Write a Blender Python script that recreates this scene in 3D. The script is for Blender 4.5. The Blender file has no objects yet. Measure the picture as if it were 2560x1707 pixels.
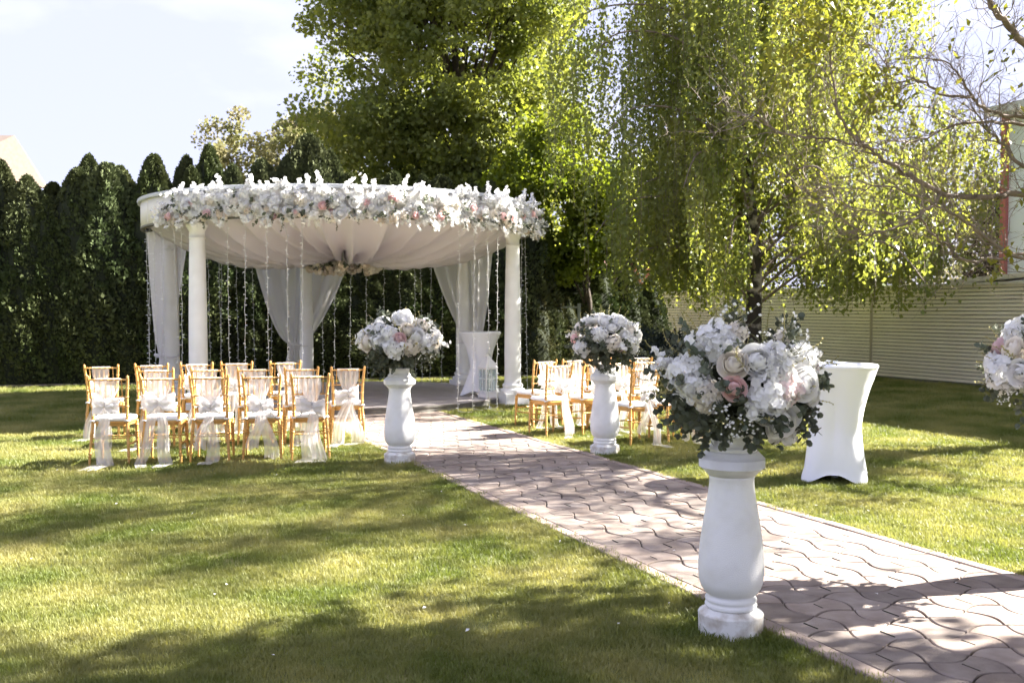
import bpy, math, random
import numpy as np
from mathutils import Vector, Matrix, Quaternion

SC = bpy.context.scene
COL = SC.collection
PI = math.pi
random.seed(7)

# ------------------------------------------------------------------ camera, sky, sun, exposure
EYE = 1.62
PITCH = math.radians(1.876)
cam_d = bpy.data.cameras.new('camera')
cam_d.lens = 35.0; cam_d.sensor_width = 36.0
cam_d.clip_start = 0.05; cam_d.clip_end = 1000
cam_d.dof.use_dof = True; cam_d.dof.focus_distance = 6.8; cam_d.dof.aperture_fstop = 4.0
cam = bpy.data.objects.new('camera', cam_d); COL.objects.link(cam)
cam.location = (0, 0, EYE); cam.rotation_euler = (PI/2 - PITCH, 0, 0)
SC.camera = cam

SUN_AZ, SUN_EL = math.radians(73), math.radians(34.5)
SUNV = Vector((math.sin(SUN_AZ)*math.cos(SUN_EL), math.cos(SUN_AZ)*math.cos(SUN_EL), math.sin(SUN_EL)))
w = bpy.data.worlds.new('World'); SC.world = w; w.use_nodes = True
nt = w.node_tree; nt.nodes.clear()
o_ = nt.nodes.new('ShaderNodeOutputWorld'); bg = nt.nodes.new('ShaderNodeBackground')
sky = nt.nodes.new('ShaderNodeTexSky'); sky.sky_type = 'NISHITA'; sky.sun_disc = False
sky.sun_elevation = SUN_EL; sky.sun_rotation = SUN_AZ
sky.air_density = 1.0; sky.dust_density = 2.0; sky.ozone_density = 1.0
tc = nt.nodes.new('ShaderNodeTexCoord')
mp = nt.nodes.new('ShaderNodeMapping'); mp.inputs['Scale'].default_value = (1.0, 1.0, 2.6)
nz = nt.nodes.new('ShaderNodeTexNoise'); nz.inputs['Scale'].default_value = 3.2; nz.inputs['Detail'].default_value = 6
rp = nt.nodes.new('ShaderNodeValToRGB')
rp.color_ramp.elements[0].position = 0.50; rp.color_ramp.elements[0].color = (0, 0, 0, 1)
rp.color_ramp.elements[1].position = 0.66; rp.color_ramp.elements[1].color = (1, 1, 1, 1)
vc = nt.nodes.new('ShaderNodeMix'); vc.data_type = 'RGBA'
vc.inputs['A'].default_value = (2.40, 2.46, 3.45, 1); vc.inputs['B'].default_value = (3.1, 3.1, 3.7, 1)   # thin veil, brighter where clouds thicken
mx = nt.nodes.new('ShaderNodeMix'); mx.data_type = 'RGBA'
mx.inputs['Factor'].default_value = 0.90
nt.links.new(tc.outputs['Generated'], mp.inputs['Vector']); nt.links.new(mp.outputs[0], nz.inputs['Vector'])
nt.links.new(nz.outputs['Fac'], rp.inputs[0]); nt.links.new(rp.outputs[0], vc.inputs['Factor']); nt.links.new(vc.outputs['Result'], mx.inputs['B'])
nt.links.new(sky.outputs[0], mx.inputs['A']); nt.links.new(mx.outputs['Result'], bg.inputs['Color'])
bg.inputs['Strength'].default_value = 0.05
nt.links.new(bg.outputs[0], o_.inputs['Surface'])

sun_d = bpy.data.lights.new('sun', 'SUN'); sun_d.energy = 5.0; sun_d.angle = math.radians(0.53)
sun_d.color = (1.0, 0.95, 0.87)
sun = bpy.data.objects.new('sun', sun_d); COL.objects.link(sun)
sun.location = SUNV*60
sun.rotation_euler = (-SUNV).to_track_quat('-Z', 'Y').to_euler()

SC.view_settings.view_transform = 'Standard'; SC.view_settings.look = 'None'
SC.view_settings.exposure = 2.9; SC.view_settings.gamma = 1.0
SC.view_settings.use_curve_mapping = False
SC.render.engine = 'CYCLES'
SC.cycles.max_bounces = 8; SC.cycles.transparent_max_bounces = 24
SC.cycles.diffuse_bounces = 5; SC.cycles.transmission_bounces = 6
SC.cycles.use_denoising = True
SC.cycles.use_adaptive_sampling = True; SC.cycles.adaptive_threshold = 0.03

# ------------------------------------------------------------------ survey: photo rays to metres
F = 2488.9; CX, CY = 1280.0, 853.5
def ray(px, py):
    dx = (px-CX)/F; dz = -(py-CY)/F
    c, s = math.cos(PITCH), math.sin(PITCH)
    return Vector((dx, c + dz*s, dz*c - s))
def at(px, py, depth):
    r = ray(px, py); r = r*(depth/r.y)
    return Vector((r.x, r.y, EYE + r.z))
D = 2560/2352.0
def atd(px, py, depth): return at(px*D, py*D, depth)

ANG = math.radians(23.5)
P_ = Vector((-math.sin(ANG), math.cos(ANG), 0))     # along the path
Q_ = Vector((math.cos(ANG), math.sin(ANG), 0))      # across the path
L0 = Vector((1.545, 4.31, 0))                       # a point of the path's left edge
def pq(s, q, z=0): return L0 + P_*s + Q_*q + Vector((0, 0, z))

# ------------------------------------------------------------------ materials
MATS = {}
def mat(name, col, rough=0.6, col2=None, scale=6.0, detail=4, bump=0.0, bscale=60.0, metal=0.0, spec=0.3,
        trans=0.0, alpha=1.0, rand=0.0, tcol=None, ramp=(0.35, 0.65), sheen=0.0, coord='Object', stretch=None):
    if name in MATS: return MATS[name]
    m = bpy.data.materials.new(name); m.use_nodes = True
    t = m.node_tree; n = t.nodes; L = t.links; n.clear()
    out = n.new('ShaderNodeOutputMaterial'); b = n.new('ShaderNodeBsdfPrincipled')
    b.inputs['Roughness'].default_value = rough; b.inputs['Metallic'].default_value = metal
    b.inputs['Specular IOR Level'].default_value = spec
    if sheen: b.inputs['Sheen Weight'].default_value = sheen
    c = (*col, 1)
    csock = None
    vec = None
    if col2 is not None or bump:
        if coord == 'World':
            g = n.new('ShaderNodeNewGeometry'); vec = g.outputs['Position']
        else:
            g = n.new('ShaderNodeTexCoord'); vec = g.outputs['Object']
        if stretch:
            mpp = n.new('ShaderNodeMapping'); mpp.inputs['Scale'].default_value = stretch
            L.new(vec, mpp.inputs['Vector']); vec = mpp.outputs[0]
    if col2 is not None:
        z = n.new('ShaderNodeTexNoise'); z.inputs['Scale'].default_value = scale; z.inputs['Detail'].default_value = detail
        L.new(vec, z.inputs['Vector'])
        r = n.new('ShaderNodeValToRGB')
        r.color_ramp.elements[0].position = ramp[0]; r.color_ramp.elements[1].position = ramp[1]
        r.color_ramp.elements[0].color = c; r.color_ramp.elements[1].color = (*col2, 1)
        L.new(z.outputs['Fac'], r.inputs[0]); csock = r.outputs[0]
    if rand:
        oi = n.new('ShaderNodeObjectInfo'); hv = n.new('ShaderNodeHueSaturation')
        mr = n.new('ShaderNodeMapRange'); mr.inputs['To Min'].default_value = 1-rand; mr.inputs['To Max'].default_value = 1+rand
        L.new(oi.outputs['Random'], mr.inputs['Value']); L.new(mr.outputs[0], hv.inputs['Value'])
        mr2 = n.new('ShaderNodeMath'); mr2.operation = 'MULTIPLY_ADD'
        fr = n.new('ShaderNodeMath'); fr.operation = 'FRACT'; m7 = n.new('ShaderNodeMath'); m7.operation = 'MULTIPLY'; m7.inputs[1].default_value = 17.3
        L.new(oi.outputs['Random'], m7.inputs[0]); L.new(m7.outputs[0], fr.inputs[0])
        mr2.inputs[1].default_value = rand*0.9; mr2.inputs[2].default_value = 1-rand*0.45
        L.new(fr.outputs[0], mr2.inputs[0]); L.new(mr2.outputs[0], hv.inputs['Saturation'])
        if csock is not None: L.new(csock, hv.inputs['Color'])
        else: hv.inputs['Color'].default_value = c
        csock = hv.outputs[0]
    if csock is not None: L.new(csock, b.inputs['Base Color'])
    else: b.inputs['Base Color'].default_value = c
    if bump:
        z2 = n.new('ShaderNodeTexNoise'); z2.inputs['Scale'].default_value = bscale; z2.inputs['Detail'].default_value = 5
        L.new(vec, z2.inputs['Vector'])
        bp = n.new('ShaderNodeBump'); bp.inputs['Strength'].default_value = bump; bp.inputs['Distance'].default_value = 0.01
        L.new(z2.outputs['Fac'], bp.inputs['Height']); L.new(bp.outputs[0], b.inputs['Normal'])
    s = b.outputs[0]
    if trans:
        tr = n.new('ShaderNodeBsdfTranslucent')
        if tcol is not None and csock is not None:
            mm = n.new('ShaderNodeMix'); mm.data_type = 'RGBA'; mm.blend_type = 'MULTIPLY'; mm.inputs['Factor'].default_value = 1
            mm.inputs['B'].default_value = (*tcol, 1); L.new(csock, mm.inputs['A']); L.new(mm.outputs['Result'], tr.inputs['Color'])
        elif csock is not None: L.new(csock, tr.inputs['Color'])
        else: tr.inputs['Color'].default_value = c
        ms = n.new('ShaderNodeMixShader'); ms.inputs[0].default_value = trans
        L.new(s, ms.inputs[1]); L.new(tr.outputs[0], ms.inputs[2]); s = ms.outputs[0]
    if alpha < 1:
        tp = n.new('ShaderNodeBsdfTransparent'); ms = n.new('ShaderNodeMixShader'); ms.inputs[0].default_value = alpha
        L.new(tp.outputs[0], ms.inputs[1]); L.new(s, ms.inputs[2]); s = ms.outputs[0]
    L.new(s, out.inputs['Surface'])
    MATS[name] = m
    return m

# ------------------------------------------------------------------ mesh helpers
class MB:
    def __init__(s): s.v = []; s.f = []
    def add(s, vs, fs):
        k = len(s.v); s.v += [tuple(v) for v in vs]; s.f += [tuple(i+k for i in f) for f in fs]; return s
    def box(s, c, d, rz=0.0, axes=None):
        hx, hy, hz = d[0]/2, d[1]/2, d[2]/2
        R = Matrix.Rotation(rz, 3, 'Z') if axes is None else Matrix(axes).transposed()
        vs = [Vector(c) + R @ Vector((x*hx, y*hy, z*hz)) for x in (-1, 1) for y in (-1, 1) for z in (-1, 1)]
        s.add(vs, [(0,1,3,2),(4,6,7,5),(0,4,5,1),(2,3,7,6),(0,2,6,4),(1,5,7,3)]); return s
    def tube(s, pts, rad, n=8, cap=True):
        pts = [Vector(p) for p in pts]
        if not isinstance(rad, (list, tuple)): rad = [rad]*len(pts)
        k = len(s.v); t0 = None; up = None
        for i, p in enumerate(pts):
            a = pts[max(i-1, 0)]; b = pts[min(i+1, len(pts)-1)]
            t = (b-a)
            t = t.normalized() if t.length > 1e-9 else Vector((0, 0, 1))
            if up is None:
                up = Vector((1, 0, 0)) if abs(t.x) < 0.8 else Vector((0, 1, 0))
            up = (up - t*up.dot(t))
            up = up.normalized() if up.length > 1e-6 else t.orthogonal().normalized()
            w_ = t.cross(up)
            for j in range(n):
                an = 2*PI*j/n
                s.v.append(tuple(p + (up*math.cos(an) + w_*math.sin(an))*rad[i]))
        for i in range(len(pts)-1):
            for j in range(n):
                s.f.append((k+i*n+j, k+i*n+(j+1) % n, k+(i+1)*n+(j+1) % n, k+(i+1)*n+j))
        if cap:
            s.f.append(tuple(k+j for j in range(n))[::-1]); s.f.append(tuple(k+(len(pts)-1)*n+j for j in range(n)))
        return s
    def lathe(s, prof, n=32, c=(0, 0, 0), octs=None, cap=True):
        k = len(s.v)
        for i, (r, z) in enumerate(prof):
            for j in range(n):
                an = 2*PI*(j+0.5)/n; rr = r
                if octs is not None and octs[i] > 0:
                    # chamfered square: blend the circle towards an octagon
                    lim = 1.0/max(abs(math.cos(an)), abs(math.sin(an)), (abs(math.cos(an))+abs(math.sin(an)))/1.30)
                    rr = r*((1-octs[i]) + octs[i]*lim)
                s.v.append((c[0]+rr*math.cos(an), c[1]+rr*math.sin(an), c[2]+z))
        for i in range(len(prof)-1):
            for j in range(n):
                s.f.append((k+i*n+j, k+i*n+(j+1) % n, k+(i+1)*n+(j+1) % n, k+(i+1)*n+j))
        if cap:
            s.f.append(tuple(k+j for j in range(n))[::-1]); s.f.append(tuple(k+(len(prof)-1)*n+j for j in range(n)))
        return s
    def grid(s, fn, nu, nv, closed=False):
        k = len(s.v)
        for i in range(nu+1):
            for j in range(nv+1): s.v.append(tuple(fn(i/nu, j/nv)))
        for i in range(nu):
            for j in range(nv):
                a = k+i*(nv+1)+j; s.f.append((a, a+1, a+nv+2, a+nv+1))
        return s
    def prism(s, poly, z0, z1):
        n = len(poly); k = len(s.v)
        s.v += [(x, y, z0) for x, y in poly] + [(x, y, z1) for x, y in poly]
        s.f.append(tuple(range(k+n-1, k-1, -1))); s.f.append(tuple(range(k+n, k+2*n)))
        for i in range(n): s.f.append((k+i, k+(i+1) % n, k+n+(i+1) % n, k+n+i))
        return s
    def mesh(s, name, m=None, smooth=False):
        me = bpy.data.meshes.new(name); me.from_pydata(s.v, [], s.f)
        if smooth: me.polygons.foreach_set('use_smooth', [True]*len(me.polygons))
        if m: me.materials.append(m)
        me.update(); return me
    def build(s, name, m, parent=None, smooth=False, loc=None):
        return link(name, s.mesh(name, m, smooth), parent, loc)

def link(name, data, parent=None, loc=None, rot=None, scale=None):
    o = bpy.data.objects.new(name, data); COL.objects.link(o)
    if parent is not None: o.parent = parent
    if loc is not None: o.location = loc
    if rot is not None:
        if isinstance(rot, Quaternion): o.rotation_mode = 'QUATERNION'; o.rotation_quaternion = rot
        else: o.rotation_euler = rot
    if scale is not None: o.scale = (scale,)*3 if isinstance(scale, (int, float)) else scale
    return o
def tag(o, label, cat, group=None, kind=None):
    o['label'] = label
    if cat: o['category'] = cat
    if group: o['group'] = group
    if kind: o['kind'] = kind
    return o
def thing(name, label, cat, loc=(0, 0, 0), rz=0.0, group=None):
    o = link(name, None, None, loc, (0, 0, rz)); o.empty_display_size = 0.1
    return tag(o, label, cat, group)
def struct(o, label=None):
    o['kind'] = 'structure'
    if label: o['label'] = label
    return o
def npmesh(name, V, Fq, m, smooth=False):
    me = bpy.data.meshes.new(name); k = Fq.shape[1]
    me.vertices.add(len(V)); me.vertices.foreach_set('co', np.ascontiguousarray(V, dtype=np.float32).ravel())
    me.loops.add(Fq.size); me.loops.foreach_set('vertex_index', np.ascontiguousarray(Fq, dtype=np.int32).ravel())
    me.polygons.add(len(Fq)); me.polygons.foreach_set('loop_start', np.arange(0, Fq.size, k, dtype=np.int32))
    me.polygons.foreach_set('loop_total', np.full(len(Fq), k, dtype=np.int32))
    if smooth: me.polygons.foreach_set('use_smooth', np.ones(len(Fq), dtype=bool))
    me.materials.append(m); me.update(calc_edges=True); me.validate(); return me
def unit(a): return a/np.maximum(np.linalg.norm(a, axis=1, keepdims=True), 1e-9)
def leafquads(P, size, rng, axis=None, spread=1.0, wid=0.42, fold=0.12):
    """rhombic leaves at points P; axis = mean direction of the leaf (N,3) or None for random"""
    N = len(P); u = rng.normal(size=(N, 3))
    if axis is not None: u = axis + u*spread
    u = unit(u); r = rng.normal(size=(N, 3)); v = unit(np.cross(u, r)); nrm = np.cross(u, v)
    s = (size if np.ndim(size) else np.full(N, size))[:, None]
    a = P; b = P + u*s*0.45 + v*s*wid + nrm*s*fold; c = P + u*s; d = P + u*s*0.45 - v*s*wid + nrm*s*fold
    V = np.stack([a, b, c, d], 1).reshape(-1, 3)
    Fq = np.arange(4*N).reshape(N, 4)
    return V, Fq
def curve(pts, n=6):
    """Catmull-Rom through points"""
    pts = [Vector(p) for p in pts]; out = []
    for i in range(len(pts)-1):
        p0 = pts[max(i-1, 0)]; p1 = pts[i]; p2 = pts[i+1]; p3 = pts[min(i+2, len(pts)-1)]
        for k in range(n):
            t = k/n; t2 = t*t; t3 = t2*t
            out.append(0.5*((2*p1) + (p2-p0)*t + (2*p0-5*p1+4*p2-p3)*t2 + (3*p1-p0-3*p2+p3)*t3))
    out.append(pts[-1]); return out

# ------------------------------------------------------------------ palette
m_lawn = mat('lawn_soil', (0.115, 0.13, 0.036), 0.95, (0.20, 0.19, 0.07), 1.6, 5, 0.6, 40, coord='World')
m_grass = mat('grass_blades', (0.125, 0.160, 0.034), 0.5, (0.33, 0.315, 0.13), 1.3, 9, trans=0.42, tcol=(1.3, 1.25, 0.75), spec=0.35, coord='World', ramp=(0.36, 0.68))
m_paver = mat('paver_stone', (0.225, 0.178, 0.150), 0.85, (0.315, 0.26, 0.223), 7, 8, 0.6, 160, rand=0.24, coord='World')
m_kerb = mat('kerb_stone', (0.29, 0.228, 0.193), 0.85, (0.345, 0.278, 0.238), 9, 5, 0.4, 120, rand=0.08, coord='World')
m_sand = mat('joint_sand', (0.075, 0.062, 0.052), 0.95, (0.045, 0.05, 0.03), 12, 4, coord='World')
m_plaster = mat('white_plaster', (0.85, 0.845, 0.835), 0.75, (0.80, 0.795, 0.78), 5, 6, 0.25, 220)
def pedestal_mat():
    m = mat('cast_stone', (0.865, 0.86, 0.85), 0.75, (0.74, 0.725, 0.69), 6, 10, 0.45, 260, ramp=(0.48, 0.80))
    return m
m_ped = pedestal_mat()
m_grime = mat('grimy_cast_stone', (0.78, 0.775, 0.755), 0.8, (0.40, 0.335, 0.25), 11, 10, 0.5, 220, ramp=(0.44, 0.72))
m_gold = mat('gilt_wood', (0.56, 0.305, 0.085), 0.40, (0.62, 0.35, 0.11), 10, 3, spec=0.5, rand=0.05)
m_cush = mat('white_cushion', (0.82, 0.82, 0.83), 0.8, sheen=0.3, bump=0.15, bscale=30)
m_org = mat('organza', (0.88, 0.85, 0.83), 0.55, trans=0.5, alpha=0.54, bump=0.1, bscale=90)
m_org2 = mat('organza_bunched', (0.89, 0.87, 0.855), 0.55, trans=0.45, alpha=0.86)
m_spandex = mat('white_stretch_cloth', (0.84, 0.85, 0.885), 0.7, sheen=0.2, bump=0.08, bscale=12)
m_drape = mat('ceiling_drape', (0.72, 0.68, 0.73), 0.8, trans=0.30, sheen=0.2)
m_sheer = mat('sheer_curtain', (0.86, 0.84, 0.865), 0.7, trans=0.5, alpha=0.84)
m_tile = mat('platform_tile', (0.44, 0.395, 0.375), 0.55, (0.50, 0.455, 0.43), 6, 5, rand=0.06, coord='World')
m_rim = mat('platform_rim', (0.14, 0.135, 0.12), 0.8, (0.20, 0.195, 0.17), 8, 5, 0.4, 60)
m_trimgrey = mat('roof_edge_metal', (0.52, 0.54, 0.58), 0.5)
m_fascia = mat('fascia_board', (0.76, 0.735, 0.69), 0.7, (0.71, 0.68, 0.635), 2.5, 6, 0.15, 80)
m_wire = mat('light_wire', (0.58, 0.58, 0.56), 0.5)
m_bulb = mat('light_bulb_plastic', (0.85, 0.86, 0.88), 0.3, spec=0.6)
m_bark = mat('dark_bark', (0.075, 0.058, 0.045), 0.9, (0.045, 0.036, 0.03), 8, 6, 0.6, 25)
m_twig = mat('pale_twig_bark', (0.27, 0.215, 0.18), 0.85, (0.15, 0.12, 0.10), 6, 5, 0.4, 40)
m_birch = mat('birch_bark', (0.52, 0.47, 0.42), 0.8, (0.045, 0.038, 0.033), 3.0, 8, 0.4, 30, ramp=(0.40, 0.50), stretch=(1, 1, 1.1))
m_maple = mat('maple_leaf', (0.120, 0.148, 0.046), 0.5, (0.18, 0.195, 0.062), 0.9, 3, trans=0.42, tcol=(1.9, 1.85, 0.75), spec=0.25)
m_maple2 = mat('young_maple_leaf', (0.085, 0.125, 0.018), 0.5, (0.12, 0.15, 0.024), 0.9, 3, trans=0.5, tcol=(2.1, 1.9, 0.8), spec=0.25)
m_birchleaf = mat('birch_leaf', (0.130, 0.165, 0.052), 0.45, (0.195, 0.215, 0.07), 0.8, 3, trans=0.45, tcol=(2.1, 1.95, 0.8), spec=0.35)
m_limeleaf = mat('fresh_lime_leaf', (0.16, 0.18, 0.028), 0.45, (0.22, 0.22, 0.05), 1.5, 3, trans=0.5, tcol=(1.6, 1.5, 0.8))
m_paleleaf = mat('pale_leaf', (0.17, 0.18, 0.06), 0.6, (0.27, 0.24, 0.12), 1.2, 4, trans=0.4)
m_thuja = mat('thuja_spray', (0.054, 0.076, 0.028), 0.75, (0.090, 0.098, 0.042), 2.5, 4, trans=0.12, spec=0.1, rand=0.2)
m_thuja2 = mat('thuja_sunlit_spray', (0.045, 0.062, 0.018), 0.7, (0.095, 0.085, 0.035), 3, 4, trans=0.2, spec=0.2)
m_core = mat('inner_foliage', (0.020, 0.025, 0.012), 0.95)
m_brownfol = mat('copper_foliage', (0.19, 0.085, 0.05), 0.7, (0.10, 0.06, 0.03), 2.5, 4, trans=0.3)
m_slat = mat('cream_metal_sheet', (0.84, 0.78, 0.67), 0.6, (0.78, 0.72, 0.615), 1.5, 5, rand=0.035, coord='World')
m_post = mat('fence_post_paint', (0.44, 0.39, 0.31), 0.6)
m_euc = mat('eucalyptus_leaf', (0.080, 0.105, 0.078), 0.6, (0.150, 0.150, 0.095), 4, 3, trans=0.18, rand=0.25)
m_bud = mat('yellow_bud', (0.40, 0.36, 0.16), 0.6, rand=0.15, trans=0.2)
m_wpet = mat('white_petal', (0.89, 0.885, 0.875), 0.6, trans=0.36, rand=0.03)
m_cpet = mat('cream_petal', (0.88, 0.83, 0.75), 0.6, trans=0.36, rand=0.05)
m_bpet = mat('beige_petal', (0.72, 0.63, 0.53), 0.65, trans=0.25, rand=0.12)
m_ppet = mat('pink_petal', (0.88, 0.66, 0.65), 0.6, trans=0.38, rand=0.08)
m_pale_pink = mat('blush_petal', (0.88, 0.76, 0.75), 0.6, trans=0.36, rand=0.05)
m_stem = mat('flower_stem', (0.14, 0.15, 0.07), 0.7)
# ================================================================== GROUND, PATH
rs = np.random.default_rng(11)
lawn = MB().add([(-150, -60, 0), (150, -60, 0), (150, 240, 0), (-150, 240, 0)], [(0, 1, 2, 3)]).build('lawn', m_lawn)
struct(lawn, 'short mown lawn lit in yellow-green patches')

S0, S1 = -1.5, 11.95           # extent of the path along P
PW = 2.04
bed = MB().add([pq(S0, 0.0, .004), pq(S0, PW, .004), pq(S1+.3, PW, .004), pq(S1+.3, 0.0, .004)], [(0, 1, 2, 3)]).build('path', m_sand)
struct(bed, 'pinkish paved path leading to the pavilion')
ca, cb = 1.84/7, 0.25
AMP = 0.050
def cell_poly(i, par, sc=0.958):
    e = 1 if par else -1
    pts = []
    def arc(p, q_, off, outer):
        n = 7
        for k in range(n):
            t = k/n; w_ = 0 if outer else AMP*math.sin(PI*t)
            pts.append((p[0]+(q_[0]-p[0])*t + off[0]*w_, p[1]+(q_[1]-p[1])*t + off[1]*w_))
    a, b = ca, cb
    arc((0, 0), (a, 0), (0, -e), False)
    arc((a, 0), (a, b), (-e, 0), i == 6)
    arc((a, b), (0, b), (0, e), False)
    arc((0, b), (0, 0), (e, 0), i == 0)
    return [((x-a/2)*sc, (y-b/2)*sc) for x, y in pts]
def paver_mb(poly):
    n = len(poly); m = MB(); k = 0
    top = [(x*.965, y*.965, .021) for x, y in poly]; mid = [(x, y, .0165) for x, y in poly]; bot = [(x, y, .005) for x, y in poly]
    m.v = bot + mid + top
    for i in range(n):
        j = (i+1) % n
        m.f.append((i, j, n+j, n+i)); m.f.append((n+i, n+j, 2*n+j, 2*n+i))
    m.f.append(tuple(range(2*n, 3*n)))
    return m
pav = {}
for i in (0, 3, 6):
    for par in (0, 1):
        pav[(i, par)] = paver_mb(cell_poly(i, par)).mesh('paver', m_paver)
nrow = int((S1-S0)/cb)
cells = []
for j in range(nrow):
    for i in range(7):
        c = pq(S0+(j+.5)*cb, .1+(i+.5)*ca)
        cells.append((c.length if c.y > 3.6 else 99, i, j, c))
cells.sort(key=lambda t: t[0])
far = MB(); grooves = MB()
for k, (d_, i, j, c) in enumerate(cells):
    key = (0 if i == 0 else 6 if i == 6 else 3, (i+j) % 2)
    tz = random.uniform(-.0022, .0022)
    if k < 296:
        o = link('paver', pav[key], bed, (c.x, c.y, tz), (random.uniform(-.008, .008), random.uniform(-.008, .008), ANG))
    else:
        R = Matrix.Rotation(ANG, 3, 'Z')
        far.add([R @ Vector(v) + Vector((c.x, c.y, tz)) for v in pav[key].vertices and [vv.co for vv in pav[key].vertices]],
                [tuple(p.vertices) for p in pav[key].polygons])
    if (i+j) % 2 == 0 and random.random() < .9:
        L_ = random.uniform(.075, .12)
        grooves.box((c.x, c.y, .0225), (.005, L_, .004), ANG + random.uniform(-.05, .05))
o = far.build('far_paver_field', m_paver, bed); o['kind'] = 'stuff'
o = grooves.build('joint_groove', m_sand, bed); o['kind'] = 'stuff'
for side in (0, 1):
    s = S0; q0 = .047 if side == 0 else PW-.047
    while s < S1:
        l_ = random.uniform(.93, 1.05)
        c = pq(s+l_/2, q0)
        mb = MB()
        hx, hy = .0455, l_/2-.004
        mb.v = [(-hx, -hy, .002), (hx, -hy, .002), (hx, hy, .002), (-hx, hy, .002), (-hx, -hy, .02), (hx, -hy, .02), (hx, hy, .02), (-hx, hy, .02),
                (-hx+.006, -hy+.004, .026), (hx-.006, -hy+.004, .026), (hx-.006, hy-.004, .026), (-hx+.006, hy-.004, .026)]
        for a in (0, 4):
            for e in range(4): mb.f.append((a+e, a+(e+1) % 4, a+4+(e+1) % 4, a+4+e))
        mb.f.append((8, 9, 10, 11))
        mb.build('kerb_stone', m_kerb, bed, loc=(c.x, c.y, 0)).rotation_euler = (random.uniform(-.01, .01), 0, ANG+random.uniform(-.006, .006))
        s += l_

# ================================================================== PAVILION
C0 = Vector((-2.95, 17.4, 0)); RC = 3.05; RR = 3.3
PLC = Vector((-2.8, 17.75, 0)); PLR = 2.78; PLZ = .12
AXA = math.atan2(-.916, .40)               # direction of the open front
def ring(phi, r, z=0, c=C0): return Vector((c.x + r*math.cos(phi), c.y + r*math.sin(phi), z))
pavn = thing('pavilion', 'round white pavilion with columns and a flat roof over a tiled platform', 'pavilion', C0)
def loc0(v): return Vector(v) - C0
def pchild(mb, name, m, smooth=False, parent=None):
    mb.v = [tuple(Vector(v) - C0) for v in mb.v]
    return mb.build(name, m, parent or pavn, smooth)
plat = pchild(MB().lathe([(PLR, 0), (PLR, .085), (PLR+.012, .09), (PLR+.012, PLZ-.008), (PLR-.05, PLZ-.006)], 72, PLC), 'platform', m_rim)
# floor tiles clipped to the round platform
def clip_circle(poly, c, r, n=64):
    for k in range(n):
        a = 2*PI*k/n; nx, ny = math.cos(a), math.sin(a); out = []
        for i in range(len(poly)):
            p, q_ = poly[i], poly[(i+1) % len(poly)]
            dp = (p[0]-c.x)*nx + (p[1]-c.y)*ny - r; dq = (q_[0]-c.x)*nx + (q_[1]-c.y)*ny - r
            if dp <= 0: out.append(p)
            if dp*dq < 0: t = dp/(dp-dq); out.append((p[0]+(q_[0]-p[0])*t, p[1]+(q_[1]-p[1])*t))
        poly = out
        if len(poly) < 3: return []
    return poly
TS = .42
for i in range(-8, 8):
    for j in range(-8, 8):
        b = PLC + Q_*(i*TS) + P_*(j*TS)
        g = TS-.006
        poly = [(b + Q_*x + P_*y).xy[:] for x, y in ((0, 0), (g, 0), (g, g), (0, g))]
        poly = clip_circle(poly, PLC, PLR-.004)
        if len(poly) < 3: continue
        pchild(MB().prism(poly, PLZ-.004, PLZ+.004+random.uniform(0, .0015)), 'tile', m_tile, parent=plat)

# roof
rf = pchild(MB().lathe([(RR-.06, 2.93), (RR, 2.935), (RR, 3.32), (RR-.05, 3.33)], 96, C0, cap=False), 'roof_fascia', m_fascia, True)
pchild(MB().lathe([(RR-.1, 3.322), (RR+.045, 3.322), (RR+.05, 3.335), (RR+.05, 3.375), (RR+.03, 3.38), (RR-.15, 3.40), (.1, 3.62)], 96, C0), 'roof_cap', m_trimgrey)
pchild(MB().lathe([(RR-.07, 2.905), (RR+.006, 2.905), (RR+.006, 2.932), (RR-.07, 2.932)], 96, C0, cap=False), 'roof_trim', m_rim)
pchild(MB().lathe([(.1, 3.0), (RR-.02, 2.99), (RR-.02, 3.03), (.1, 3.04)], 64, C0), 'ceiling_board', m_fascia)
for k in range(12):
    a = AXA + k*PI/6 + .2
    p0 = ring(a, RR+.003)
    pchild(MB().box((p0.x, p0.y, 3.13), (.006, .012, .375), a), 'panel_seam', m_fascia)
COLS = [AXA - math.radians(58.6), AXA + math.radians(52.5), AXA + math.radians(116), AXA + PI, AXA - math.radians(116)]
colpos = []
for k, a in enumerate(COLS):
    p = ring(a, RC); colpos.append(p)
    m = MB().box((p.x, p.y, .11 if k < 2 else .125), (.42, .42, .22 if k < 2 else .19), AXA)
    m.lathe([(.19, .215), (.205, .235), (.207, .265), (.195, .285), (.165, .295), (.16, .31), (.172, .325), (.175, .345), (.165, .365), (.142, .38),
             (.137, .45), (.137, .9), (.133, 1.5), (.124, 2.1), (.113, 2.62), (.112, 2.66), (.122, 2.665), (.123, 2.685), (.113, 2.69), (.113, 2.77),
             (.122, 2.78), (.14, 2.82), (.155, 2.845), (.16, 2.85), (.16, 2.905)], 40, (p.x, p.y, 0))
    o = pchild(m, 'column', m_plaster)
    for pl in o.data.polygons: pl.use_smooth = len(pl.vertices) == 4 and pl.index > 5
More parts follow.
